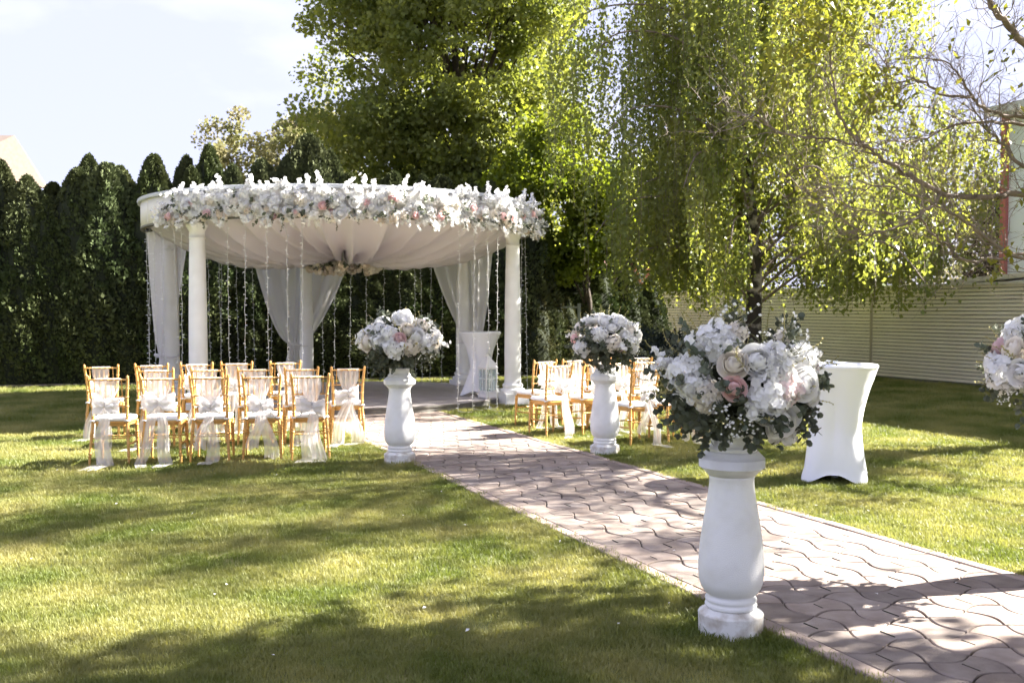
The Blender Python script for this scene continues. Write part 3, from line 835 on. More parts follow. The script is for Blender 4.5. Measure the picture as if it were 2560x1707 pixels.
loft(sf, [[(x, y, .395) for x, y in outline(k=.90)], [(x, y, .425) for x, y in outline(k=.92)], [(x, y, .43) for x, y in o1], [(x, y, .442) for x, y in o1], [(x, y, .446) for x, y in o2]])
CH['seat'] = chmesh('seat', sf, m_gold, False)
cu = loft(MB(), [[(x, y, .4465) for x, y in outline(k=.93)], [(x, y, .455) for x, y in outline(k=1.0)], [(x, y, .470) for x, y in outline(k=1.01)], [(x, y, .484) for x, y in outline(k=.96)], [(x, y, .490) for x, y in outline(k=.78)]])
CH['cushion'] = chmesh('cushion', cu, m_cush, True)
CH['str_r'] = chmesh('stretcher', railmb(.275, .036, .180, .0085), m_gold)
CH['str_f'] = chmesh('stretcher', turned([Vector((-.178, .405, .255)), Vector((0, .405, .255)), Vector((.178, .405, .255))], .009, [.3, .5, .7], n=6, samples=4), m_gold)
for s in (-1, 1):
    CH[('str_s', s)] = chmesh('stretcher', turned([Vector((.186*s, .028, .215)), Vector((.183*s, .2, .20)), Vector((.181*s, .405, .205))], .0095, [.3, .5, .7], n=6, samples=4), m_gold)
    CH[('tie', s)] = chmesh('cushion_tie', MB().tube([Vector((.172*s, .055, .452)) + Vector((math.cos(t), math.sin(t), .15*math.sin(3*t)))*.021 for t in [2*PI*k/12 for k in range(13)]], .009, 6), m_cush)
CPARTS = [('rear_post', CH[('rear_post', 1)], None), ('rear_post', CH[('rear_post', -1)], None), ('front_leg', CH[('front_leg', 1)], None), ('front_leg', CH[('front_leg', -1)], None),
          ('top_rail', CH['top_rail'], None), ('back_rail', CH['rail_a'], None), ('back_rail', CH['rail_b'], None), ('seat', CH['seat'], None), ('cushion', CH['cushion'], None),
          ('stretcher', CH['str_r'], None), ('stretcher', CH['str_f'], None), ('stretcher', CH[('str_s', 1)], None), ('stretcher', CH[('str_s', -1)], None),
          ('cushion_tie', CH[('tie', 1)], None), ('cushion_tie', CH[('tie', -1)], None)]
for k in range(6): CPARTS.append(('spindle', CH['spindle'], (-.135+.054*k, .022, .700)))
def chair(label, loc, yaw, group):
    t = thing('gilt_chair', label, 'chair', loc, yaw, group)
    for nm, me, l_ in CPARTS: link(nm, me, t, l_)
    return t
# sashes: a few sets of meshes
def sash_set(seed):
    rg = random.Random(seed); ph = [rg.uniform(0, 6.28) for _ in range(8)]
    wt = rg.uniform(.105, .14); zk = rg.uniform(.57, .67); wk = rg.uniform(.025, .06); xk = rg.uniform(-.025, .025)
    wide = rg.random() < .5
    def panel(u, v):
        s = u*2-1
        if v < .12:                                   # wraps over the top rail
            t = v/.12; y = .012 - .032*t; z = .872 + .026*math.sin(PI*min(1, t*.5+.1)); hw = wt
            return (s*hw + xk*0, y, z)
        t = (v-.12)/.88
        e = t**(2.2 if wide else 1.1)
        hw = wt + (wk-wt)*e
        z = .888 + (zk-.888)*t; y = -.022 - .02*t + .012*t*t
        y += .010*math.sin(s*11+ph[0])*(.4+.6*t) - .012*t
        return (s*hw + xk*t + .004*math.sin(t*9+s*4), y, z)
    pm = MB().grid(panel, 26, 18).mesh('drape', m_org, True)
    bw = MB()
    for sd in (-1, 1):
        lw = rg.uniform(.10, .17); dr = rg.uniform(-.06, .03)
        for lay in range(2):
            wd = rg.uniform(.06, .10); sc = 1-.25*lay
            def loop(u, v):
                t = u*2*PI; s = v*2-1
                rx = lw*sc*(1-math.cos(t))*.5
                ry = .030*math.sin(t)
                fl = math.sin(t*.5)
                ww = .018 + wd*fl
                return (xk + sd*rx, -.062 - lay*.012 + ry + .010*math.sin(s*7+ph[2]+t), zk + dr*fl + s*ww + .010*math.sin(t*3+ph[3]+lay))
            bw.grid(loop, 16, 10)
    def knot(u, v):
        a = u*2*PI; b = v*PI
        return (xk + .028*math.sin(b)*math.cos(a), -.058 + .024*math.sin(b)*math.sin(a), zk - .030*math.cos(b))
    bw.grid(knot, 10, 6)
    bm2 = bw.mesh('bow', m_org2, True)
    tails = []
    for sd in (-1, 1):
        end = rg.choice((.015, .015, .015, .05, .16)); x1 = xk + sd*rg.uniform(.02, .13) + rg.uniform(-.08, .08); w0, w1 = .035, rg.uniform(.055, .085)
        yout = rg.uniform(-.16, .0); trail = rg.uniform(.10, .30) if end < .05 else 0; tx = rg.uniform(-.12, .12)
        p1, p2 = rg.uniform(0, 6), rg.uniform(0, 6)
        def tail(u, v):
            s = u*2-1
            if v < .85 or not trail:
                t = v/.85 if trail else v
                z = zk - .02 + (end - zk + .02)*t; hw = w0 + (w1-w0)*t**.6
                x = xk + (x1-xk)*t; y = -.075 + yout*t - .02*math.sin(t*3)
                y += .016*math.sin(s*5.5+p1+t*2)*(.3+t*.7); x += .020*math.sin(t*6+p2)
                return (x + s*hw, y, z + (.012*math.sin(s*4+p2) if t > .97 else 0))
            t = (v-.85)/.15
            return (x1 + s*w1 + tx*t, -.075+yout - .02*math.sin(3) - trail*t + .012*math.sin(s*5.5+p1+2), end + .01*math.sin(t*PI) + .006*abs(math.sin(s*5+p2)))
        tails.append(MB().grid(tail, 12, 24).mesh('tail', m_org, True))
    return pm, bm2, tails
SASH = [sash_set(s) for s in range(2, 40, 3)]
def sash(label, loc, yaw, k, group):
    t = thing('chair_sash', label, 'sash', loc, yaw, group)
    pm, bm2, tails = SASH[k % len(SASH)]
    link('drape', pm, t); link('bow', bm2, t)
    for tl in tails: link('tail', tl, t)
GR = {
 'A': ('front row of the larger group', [(-4.15, 10.21, -.12), (-3.63, 10.26, -.16), (-3.165, 10.38, -.17), (-2.64, 10.48, -.22), (-2.146, 10.57, -.24)]),
 'B': ('middle row of the larger group', [(-4.136, 11.55, -.15), (-3.557, 11.66, -.18), (-3.038, 11.74, -.25), (-2.50, 11.80, -.28), (-1.958, 11.86, -.20)]),
 'C': ('back row of the larger group', [(-5.06, 12.25, -.20), (-4.55, 12.55, -.22), (-4.06, 12.80, -.26), (-3.60, 13.0, -.26), (-3.01, 13.2, -.26)]),
 'F': ('front row of the smaller group', [(1.57, 11.70, .46), (2.05, 11.98, .50), (2.50, 12.24, .5)]),
 'E': ('middle row of the smaller group', [(.60, 12.50, .60), (1.07, 12.76, .56), (1.40, 13.10, .50), (1.80, 13.32, .5)]),
 'D': ('back row of the smaller group', [(.446, 13.44, .60), (.86, 13.75, .55), (1.24, 14.1, .55), (1.88, 14.5, .5)]),
}
ki = 0
for key, (desc, lst) in GR.items():
    for i, (x, y, yaw) in enumerate(lst):
        pos = wordn[i] if i < len(lst)-1 else 'last'
        side = 'gilt bamboo-style chairs left of the path' if key in 'ABC' else 'gilt bamboo-style chairs right of the path'
        zz = .028
        ya = -yaw if key in 'ABC' else yaw
        ya = abs(yaw) + random.uniform(-.06, .06)   # facing slightly towards the pavilion (counter-clockwise)
        chair('gilt chair, %s from left in the %s' % (pos, desc), (x, y, .012), ya, side)
        sash('sheer white sash on the %s chair from left, %s' % (pos, desc), (x, y, .012), ya, ki*3 + (ki//8), 'organza chair sashes')
        ki += 1
# ================================================================== CREAM METAL FENCE ON THE RIGHT
WB = Vector((9.75, 20.3, 0)); WH = 2.16
def wl(t, off=0.0, z=0.0): return WB + P_*t + Q_*off + Vector((0, 0, z))
fence = thing('metal_fence', 'long cream fence of horizontal ribbed metal sheets', 'fence', WB)
NS = 26; PITCHS = (WH-.10)/NS
slatme = {}
def slat_mesh(L_):
    h = PITCHS
    # a rolled rib: proud belly, open gap below where a dark panel stands for shade
    prof = [(-.010, .17*h), (.010, .18*h), (.016, .22*h), (.015, .60*h), (.011, .90*h), (.003, .975*h), (-.010, h*.98)]
    mb = MB()
    for s in (-L_/2, L_/2):
        for d_, z in prof: mb.v.append((-d_, s, z))
    n = len(prof)
    for i in range(n-1): mb.f.append((i, i+1, n+i+1, n+i))
    return mb.mesh('slat', m_slat)
bays = [(-6.5, -1.6), (-1.6, 3.3), (3.3, 8.18), (8.18, 13.0)]
for a, b in bays:
    L_ = b-a-.06; me = slat_mesh(L_)
    for k in range(NS):
        p = wl((a+b)/2, random.uniform(-.001, .001), .06 + k*PITCHS) - WB
        o = link('slat', me, fence, p, (0, 0, ANG))
for t in [-6.5, -1.6, 3.3, 8.18, 13.0]:
    p = wl(t, -.012) - WB
    MB().box((p.x, p.y, WH/2-.01), (.055, .06, WH-.04), ANG).build('post', m_post, fence)
p = wl(3.25, .03) - WB
MB().box((p.x, p.y, WH/2), (.03, 19.6, WH-.12), ANG).build('rib_shade_panel', m_rim, fence)  # dark colour shows through the rib gaps in place of joint shade
p = wl(3.25, -.005) - WB
MB().box((p.x, p.y, WH-.02), (.11, 19.6, .045), ANG).build('top_rail', m_fascia, fence)
p = wl(3.25, .0) - WB
MB().box((p.x, p.y, .03), (.10, 19.6, .055), ANG).build('base_strip', m_rim, fence)

# ================================================================== BUILDINGS BEHIND
m_shroof = mat('pale_roof_sheet', (.72, .68, .60), .6, (.66, .61, .52), 2, 4)
m_yel = mat('yellow_beam_paint', (.62, .45, .03), .6)
sh = thing('shed', 'low shed with a pale sheet roof and yellow beam behind the cream fence', 'shed', wl(-2, 2.2))
S_ = Vector(sh.location)
def shp(mb, n, m): mb.v = [tuple(Vector(v)-S_) for v in mb.v]; return mb.build(n, m, sh)
a0, a1, a2, a3 = wl(-6, .5, 2.62), wl(1.6, .5, 2.26), wl(1.6, 1.75, 2.30), wl(-6, 1.75, 2.66)
dz = Vector((0, 0, -.10))
shp(MB().add([a0, a1, a2, a3, a0+dz, a1+dz, a2+dz, a3+dz], [(0,1,2,3),(7,6,5,4),(0,4,5,1),(1,5,6,2),(2,6,7,3),(3,7,4,0)]), 'roof', m_shroof)
c = wl(-3.6, .62, 2.36); shp(MB().box(c, (.08, 4.4, .12), ANG), 'beam', m_yel)
c = wl(-2.2, 1.2, 1.05); shp(MB().box(c, (1.0, 7.4, 2.08), ANG), 'wall', m_rim)

m_blu = mat('pale_blue_cladding', (.70, .76, .84), .6, (.76, .79, .83), 2, 3)
m_blue2 = mat('blue_panel', (.20, .34, .52), .5)
m_red = mat('red_painted_post', (.42, .14, .13), .6)
m_dkglass = mat('dark_window_glass', (.05, .06, .08), .15, spec=.7)
BO = 2.3
bd = thing('blue_white_building', 'pale blue and white building with a red corner post at the edge of the photo', 'building', wl(1.6, BO))
B0 = Vector(bd.location)
def bdp(mb, n, m, parent=None): mb.v = [tuple(Vector(v)-B0) for v in mb.v]; return mb.build(n, m, parent or bd)
BH = 6.0
c = wl(-8.2, BO+3, BH/2); bdp(MB().box(c, (6, 19.6, BH), ANG), 'wall', m_blu)
c = wl(1.62, BO-.02, BH/2); bdp(MB().box(c, (.15, .15, BH), ANG), 'corner_post', m_red)
c = wl(-8.2, BO+2.9, BH+.09); bdp(MB().box(c, (6.6, 20.2, .18), ANG), 'roof', m_trimgrey)
for k, t in enumerate((.55, -.9, -2.4, -3.9)):
    c = wl(t, BO-.03, 3.6); bdp(MB().box(c, (.04, .42, 3.6), ANG), 'blue_panel', m_blue2)
    c = wl(t-.72, BO-.02, 3.4); f = bdp(MB().box(c, (.05, .7, 1.3), ANG), 'window', m_dkglass)
    c = wl(t-.72, BO-.05, 2.70); bdp(MB().box(c, (.12, .84, .08), ANG), 'window_sill', m_blu)

m_hwall = mat('apricot_render', (.62, .47, .33), .8); m_hroof = mat('beige_roof_tiles', (.155, .125, .105), .8, (.13, .10, .085), 4, 4, stretch=(8, 1, 1))
hs = thing('far_house', 'apricot house with a beige tiled roof behind the hedge at the photo edge', 'house', (-24.6, 44, 0))
MB().box((-3.9, 3, 4.0), (9.2, 7, 8.0)).build('wall', m_hwall, hs)
MB().add([(-9.2, -1.0, 7.95), (.85, -1.0, 7.95), (1.25, 3, 9.75), (-9.2, 3, 9.75), (-9.2, 7, 7.95), (.85, 7, 7.95),
          (-9.2, -1.0, 7.75), (.85, -1.0, 7.75), (.85, 7, 7.75), (-9.2, 7, 7.75)],
         [(0,1,2,3),(3,2,5,4),(6,7,1,0),(9,4,5,8),(7,8,5,2,1),(6,0,3,4,9)]).build('roof', m_hroof, hs)
MB().box((-3.6, -.9, 7.72), (10.0, .14, .14)).build('gutter', m_trimgrey, hs)
for k in range(2): MB().box((-1.4-2.6*k, -.52, 5.2), (1.1, .08, 1.4)).build('window', m_dkglass, hs)

m_pinkroof = mat('dusty_red_roof', (.30, .17, .14), .8); m_wh = mat('white_render', (.72, .70, .66), .8)
h2 = thing('small_white_house', 'small white house with a dusty red roof glimpsed through the birch', 'house', (7.2, 41, 0))
MB().box((0, 2, 1.7), (6, 4, 3.4)).build('wall', m_wh, h2)
MB().add([(-3.4, -.4, 3.3), (3.4, -.4, 3.3), (3.4, 2, 4.9), (-3.4, 2, 4.9), (3.4, 4.4, 3.3), (-3.4, 4.4, 3.3)], [(0,1,2,3),(3,2,4,5),(1,4,2),(0,3,5)]).build('roof', m_pinkroof, h2)
for k in range(3): MB().box((-2+2*k, -.03, 1.9), (.8, .08, 1.1)).build('window', m_dkglass, h2)

# ================================================================== THUJA HEDGE
rt = np.random.default_rng(3)
def thuja_mesh(seed, n=11000, m=m_thuja):
    r = np.random.default_rng(seed)
    # unit tree: height 1, radius profile; vertical lobes
    z = r.random(n)**.80; a = r.random(n)*2*PI
    prof = np.where(z < .25, .78+.22*(z/.25), np.maximum(0, 1-((z-.25)/.75)**(1.25+.28*(seed % 5)))**(.62+.07*(seed % 4)))
    lob = 1 + .13*np.sin(a*5+seed+3*np.sin(z*5)) + .10*np.sin(a*9+z*23+seed*2) + .07*np.sin(z*44+a*3)
    R = .168*prof*lob*(.80+.24*r.random(n)**.5)
    P = np.stack([R*np.cos(a), R*np.sin(a), z*.985+.0], 1)
    ax = np.stack([np.cos(a)*.75, np.sin(a)*.75, np.full(n, 1.0)], 1)
    V, Fq = leafquads(P, .011+.014*r.random(n), r, ax, .45, .40, .10)
    return npmesh('thuja_crown', V, Fq, m)
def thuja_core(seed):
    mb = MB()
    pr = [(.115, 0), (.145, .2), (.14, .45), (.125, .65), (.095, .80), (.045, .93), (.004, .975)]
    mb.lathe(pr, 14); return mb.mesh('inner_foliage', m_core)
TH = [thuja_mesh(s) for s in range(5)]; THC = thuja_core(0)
def hedge_y(x): return 20.9 + (x+10.5)*.30
trunkme = MB().tube([(0, 0, 0), (0, 0, .1)], [.02, .018], 8).mesh('trunk', m_bark)
def thuja(dx, topy, dd, wfac, label, me=None, grp='thuja trees of the tall hedge'):
    # dx = column of the tip, dd = metres behind the hedge line
    px = dx*D; y = 22.0
    for _ in range(6): x = (px-CX)/F*y; y = hedge_y(x) + dd
    h = EYE + (771.9-topy*D)/F*y
    t = thing('thuja_tree', label, 'thuja', (x, y, 0), rt.uniform(0, 6.28), grp)
    wv = rt.uniform(.82, 1.22); h *= rt.uniform(.965, 1.03)
    sc = (wfac*wv*rt.uniform(3.9, 4.5), wfac*wv*rt.uniform(3.9, 4.5), h)
    t.rotation_euler = (rt.normal()*.02, rt.normal()*.02, rt.uniform(0, 6.28))
    link('crown', me or TH[int(rt.integers(5))], t, None, None, sc)
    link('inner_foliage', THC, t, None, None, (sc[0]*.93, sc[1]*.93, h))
    link('trunk', trunkme, t, None, None, (2.5, 2.5, 2.0))
    return t
main_row = [(-40, 395), (22, 368), (75, 395), (122, 402), (163, 376), (207, 361), (250, 366), (300, 388), (352, 358), (408, 366), (455, 385), (497, 333), (545, 360)]
for i, (dx, ty) in enumerate(main_row):
    thuja(dx, ty, .15 + .35*(i % 2), 1.0, 'dark green thuja, %s from the left in the tall hedge behind the chairs' % wordn[i])
for i, (dx, ty) in enumerate([(-95, 380), (-150, 372), (-205, 392)]):
    thuja(dx, ty, .3, 1.05, 'dark thuja standing outside the picture, %s beyond the hedge seen behind the chairs' % wordn[i])
back_row = [(604, 354), (660, 344), (712, 320), (765, 360), (815, 395), (868, 400), (920, 400), (975, 405), (1030, 405), (1085, 410), (1140, 420), (1190, 430)]
for i, (dx, ty) in enumerate(back_row):
    thuja(dx, ty, .45 + .3*(i % 2), 1.08, 'dark thuja, %s from the left in the hedge behind the pavilion' % wordn[i])
low = [(60, 500), (127, 451), (168, 480), (228, 520), (300, 549), (352, 500), (430, 470), (500, 500), (580, 470), (640, 480)]
for i, (dx, ty) in enumerate(low):
    thuja(dx, ty, -.15, .86, 'shorter thuja, %s from the left filling the foot of the tall hedge' % wordn[i], grp='shorter thujas at the hedge foot')
low2 = [(540, 600), (600, 590), (690, 600), (755, 580), (810, 610), (870, 600), (930, 590), (985, 610), (1040, 600), (1095, 620), (1150, 610)]
for i, (dx, ty) in enumerate(low2):
    thuja(dx, ty, 0.0, .95, 'shorter thuja, %s from the left in the dark hedge seen through the pavilion' % wordn[i], grp='shorter thujas behind the pavilion')
THS = [thuja_mesh(s, 4200, m_thuja2) for s in (21, 22)]
for i, (dx, ty, dd, w_) in enumerate([(1222, 660, .2, .72), (1262, 650, .8, .62), (1300, 675, .9, .6), (1232, 745, -.5, .55), (1345, 680, 1.2, .62)]):
    thuja(dx, ty, dd, w_, 'small sunlit thuja, %s from the left beyond the pavilion column' % wordn[i], THS[i % 2], 'small thujas beside the pavilion')
for i, (dx, ty, dd, w_) in enumerate([(1250, 600, 1.6, 1.1), (1310, 590, 2.0, 1.15), (1365, 585, 2.0, 1.15), (1425, 595, 2.4, 1.15), (1485, 630, 2.6, 1.0)]):
    thuja(dx, ty, dd, w_, 'dark thuja, %s from the left behind the grey garden fence' % wordn[i], None, 'dark thujas behind the garden fence')
# concrete strip along the hedge foot
ks = MB()
for i in range(24):
    x = -13 + i*.7; ks.box((x, hedge_y(x)-.62, .03), (.70, .08, .06), math.atan(.30))
struct(ks.build('hedge_kerb', m_kerb), 'thin concrete strip along the foot of the hedge')
# copper-brown conifer
cb_ = thuja(1437, 500, 4.5, .95, 'tall copper-brown conifer half hidden by hanging birch twigs', thuja_mesh(31, 3600, m_brownfol), 'lone conifers')
# grey garden fence beyond the right column
gf = thing('garden_fence', 'grey metal garden fence between the small thujas', 'fence', (.72, 25.0, 0))
m_gf = mat('grey_green_metal', (.20, .22, .20), .6)
for k in range(2): MB().box((.35+.62*k, .06*k, .88), (.08, .08, 1.76)).build('post', m_gf, gf)
for z in (.35, 1.05, 1.66): MB().box((.66, .03, z), (.62, .04, .05), math.atan(.1)).build('rail', m_gf, gf)
# dark low shrub by the fence end
def blob_shrub(label, loc, r, h, m, n, size, seed, name='low_shrub', cat='shrub'):
    g = np.random.default_rng(seed); t = thing(name, label, cat, loc)
    d = unit(g.normal(size=(n, 3))); rad = .55+.5*g.random(n)**.6
    lob = 1+.18*np.sin(d[:, 0]*6+seed)+.18*np.sin(d[:, 1]*7+d[:, 2]*5)
    P = d*(rad*lob)[:, None]*np.array([r, r, h/2]) + np.array([0, 0, h*.52]); P[:, 2] = np.maximum(P[:, 2], .03)
    V, Fq = leafquads(P, size*(.7+.6*g.random(n)), g, d, .9)
    link('crown', npmesh('crown', V, Fq, m), t)
    MB().tube([(0, 0, 0), (.03, 0, h*.3), (0, .04, h*.6)], [.04, .03, .015], 6).build('stem', m_bark, t)
    return t
m_dkshrub = mat('blue_green_shrub', (.018, .030, .030), .6, (.03, .045, .04), 3, 3)
blob_shrub('low dark blue-green shrub at the far end of the cream fence', (3.05, 20.8, 0), .75, 1.15, m_dkshrub, 5000, .06, 4)

# ================================================================== TREES
def limb_tree(pts, radii, n=8): return MB().tube(curve(pts, 5), list(np.interp(np.linspace(0, 1, (len(pts)-1)*5+1), np.linspace(0, 1, len(radii)), radii)), n)
def broadleaf(name, label, base, trunk_h, c, rx, ry, rz, nclump, per, lsize, m, seed, clump=.55, inner=.25, trunk_r=.22, nb=16, cat='tree', group=None, zmin=None, shell=.45, sq=1.0):
    g = np.random.default_rng(seed); base = Vector(base); c = Vector(c)
    t = thing(name, label, cat, base, 0, group)
    d = unit(g.normal(size=(nclump, 3))); rad = (shell + (1-shell)*g.random(nclump))**.55
    lob = 1 + .16*np.sin(d[:, 0]*4+seed) + .14*np.sin(d[:, 2]*6+d[:, 1]*5+seed*2)
    dd = np.sign(d)*np.abs(d)**sq
    K = dd*(rad*lob)[:, None]*np.array([rx, ry, rz]) + np.array(c - base)
    if zmin is not None: K = K[K[:, 2] > zmin]
    n = len(K)*per; idx = np.repeat(np.arange(len(K)), per)
    cs = clump*(.6+.8*g.random(len(K)))
    off = unit(g.normal(size=(n, 3)))*(g.random(n)**.45)[:, None]
    P = K[idx] + off*cs[idx][:, None]*np.array([1.1, 1.1, .75])
    out = unit(off + np.array([0, 0, -.15]))
    V, Fq = leafquads(P, lsize*(.65+.7*g.random(n)), g, out, .8, .48)
    link('crown', npmesh('crown', V, Fq, m), t)
    mb = MB(); top = (c-base) + Vector((0, 0, rz*.6))
    mb.tube(curve([Vector((0, 0, 0)), Vector((.1, 0, trunk_h*.6)), Vector((0, .1, trunk_h)), top], 5), [trunk_r*(1-.045*i) for i in range(16)], 9)
    mb.build('trunk', m_bark, t, True)
    bm_ = MB(); ordn = g.permutation(len(K))[:nb]
    for i in ordn:
        k = Vector(K[i]); s0 = Vector((0, .05, max(trunk_h*.6, min(k.z*.55, trunk_h*1.9)))); mid = s0.lerp(k, .5) + Vector((0, 0, .35))
        bm_.tube(curve([s0, mid, k], 4), [trunk_r*.32*(1-.1*j) for j in range(9)], 5)
    bm_.build('limbs', m_bark, t, True)
    return t
broadleaf('maple_tree', 'big dense maple towering behind the pavilion', (-1.6, 30, 0), 5.0, (-1.75, 30, 8.4), 3.75, 3.4, 6.2, 560, 260, .125, m_maple, 12, .66, trunk_r=.24, nb=46, group=None, zmin=2.0, shell=.32, sq=.78)
broadleaf('young_maple', 'lower maple with glowing yellow-green leaves beside the right column', (1.9, 25.6, 0), 2.4, (1.35, 25.6, 4.2), 1.9, 1.3, 1.9, 110, 260, .11, m_maple2, 15, .45, trunk_r=.10, nb=18, zmin=1.9)
broadleaf('pale_tree', 'pale sunlit tree showing over the hedge beside the big maple', (-10.2, 42, 0), 4, (-9.2, 42, 7.0), 3.3, 2.4, 3.3, 170, 130, .15, m_paleleaf, 18, .5, trunk_r=.14, nb=24)
broadleaf('far_green_tree', 'soft green tree far behind the fence near the blue building', (18.5, 44, 0), 3, (18.0, 44, 4.8), 4.0, 3, 3.6, 90, 120, .2, m_paleleaf, 19, .7, trunk_r=.2)
broadleaf('far_green_tree', 'olive tree crown filling the gap behind the birch trunk', (6.0, 37, 0), 3, (6.2, 37, 5.2), 3.4, 3, 3.0, 90, 150, .16, m_maple2, 20, .7, trunk_r=.2)
# weeping birch
def birch(label, base, seed=2):
    g = np.random.default_rng(seed); t = thing('birch_tree', label, 'birch', base)
    b = Vector(base); H = 11.2
    tr = curve([Vector((0, 0, 0)), Vector((-.05, 0, 1.2)), Vector((-.02, .05, 2.6)), Vector((-.18, 0, 4.2)), Vector((-.42, .1, 6.5)), Vector((-.5, .1, 9)), Vector((-.5, .1, H))], 6)
    MB().tube(tr, list(np.linspace(.20, .03, len(tr))), 12).build('trunk', m_birch, t, True)
    lb = MB(); tips = []
    nl = 52
    for i in range(nl):
        z0 = 2.7 + (H-3.5)*(i/nl)**1.15; a = i*2.39996 + g.normal()*.2
        reach = (4.75*(1-.035*max(0, z0-5)**1.25))*(.55+.5*g.random()); reach = max(.8, reach)*(.74 if math.cos(a) < -.35 and z0 < 6 else 1)
        s0 = tr[min(len(tr)-1, int(z0/H*(len(tr)-1)))]
        d = Vector((math.cos(a), math.sin(a), 0))
        p1 = s0 + d*reach*.4 + Vector((0, 0, .9)); p2 = s0 + d*reach*.8 + Vector((0, 0, .9)); p3 = s0 + d*reach + Vector((0, 0, .2))
        c = curve([s0, p1, p2, p3], 6); lb.tube(c, list(np.linspace(.034, .008, len(c))), 5)
        for k in range(4, len(c)): tips.append(np.array(c[k]))
    lb.build('limbs', m_twig, t, True)
    tips = np.array(tips)
    NST = 6900; NC = 900
    cen = tips[g.integers(len(tips), size=NC)] + g.normal(size=(NC, 3))*np.array([.32, .32, .15])
    src = cen[g.integers(NC, size=NST)] + g.normal(size=(NST, 3))*np.array([.085, .085, .10])
    keep = (src[:, 2] > 2.6) & ~((src[:, 0] < -2.3) & (g.random(NST) < .62)); src = src[keep]
    Ps = []; tw = MB()
    for i, s in enumerate(src):
        Lh = min(g.uniform(.9, 3.6), s[2] - (g.uniform(1.5, 2.1) if g.random() < .2 else g.uniform(1.95, 3.1)))
        if s[1] < .4 and abs(s[0]+.1) < .55: Lh = min(Lh, s[2]-g.uniform(3.6, 5.2))
        if s[0] > 3.0: Lh = min(Lh, s[2]-g.uniform(1.9, 2.9))
        w3 = Vector((s[0]+b.x-WB.x, s[1]+b.y-WB.y, 0))
        if w3.dot(Q_) > -.35: continue
        if Lh < .3: continue
        n = int(Lh/.055); u = np.linspace(0, 1, n)
        a = g.uniform(0, 6.28); sway = .16*Lh*.35
        line = s + np.stack([np.cos(a)*sway*np.sin(u*2.0), np.sin(a)*sway*np.sin(u*2.0), -Lh*u], 1)
        Ps.append(line + g.normal(size=(n, 3))*np.array([.045, .045, .02]))
        if i % 3 == 0: tw.tube([Vector(line[k]) for k in (0, n//2, n-1)], .004, 3, False)
    P = np.concatenate(Ps); n = len(P)
    V, Fq = leafquads(P, .078*(.5+.9*g.random(n)), g, np.tile(np.array([[0, 0, -1.0]]), (n, 1)), .55, .40)
    link('crown', npmesh('crown', V, Fq, m_birchleaf), t)
    tw.build('hanging_twigs', m_twig, t)
    return n
nbl = birch('weeping birch with long hanging leafy strands in front of the cream fence', (5.02, 20.5, 0))

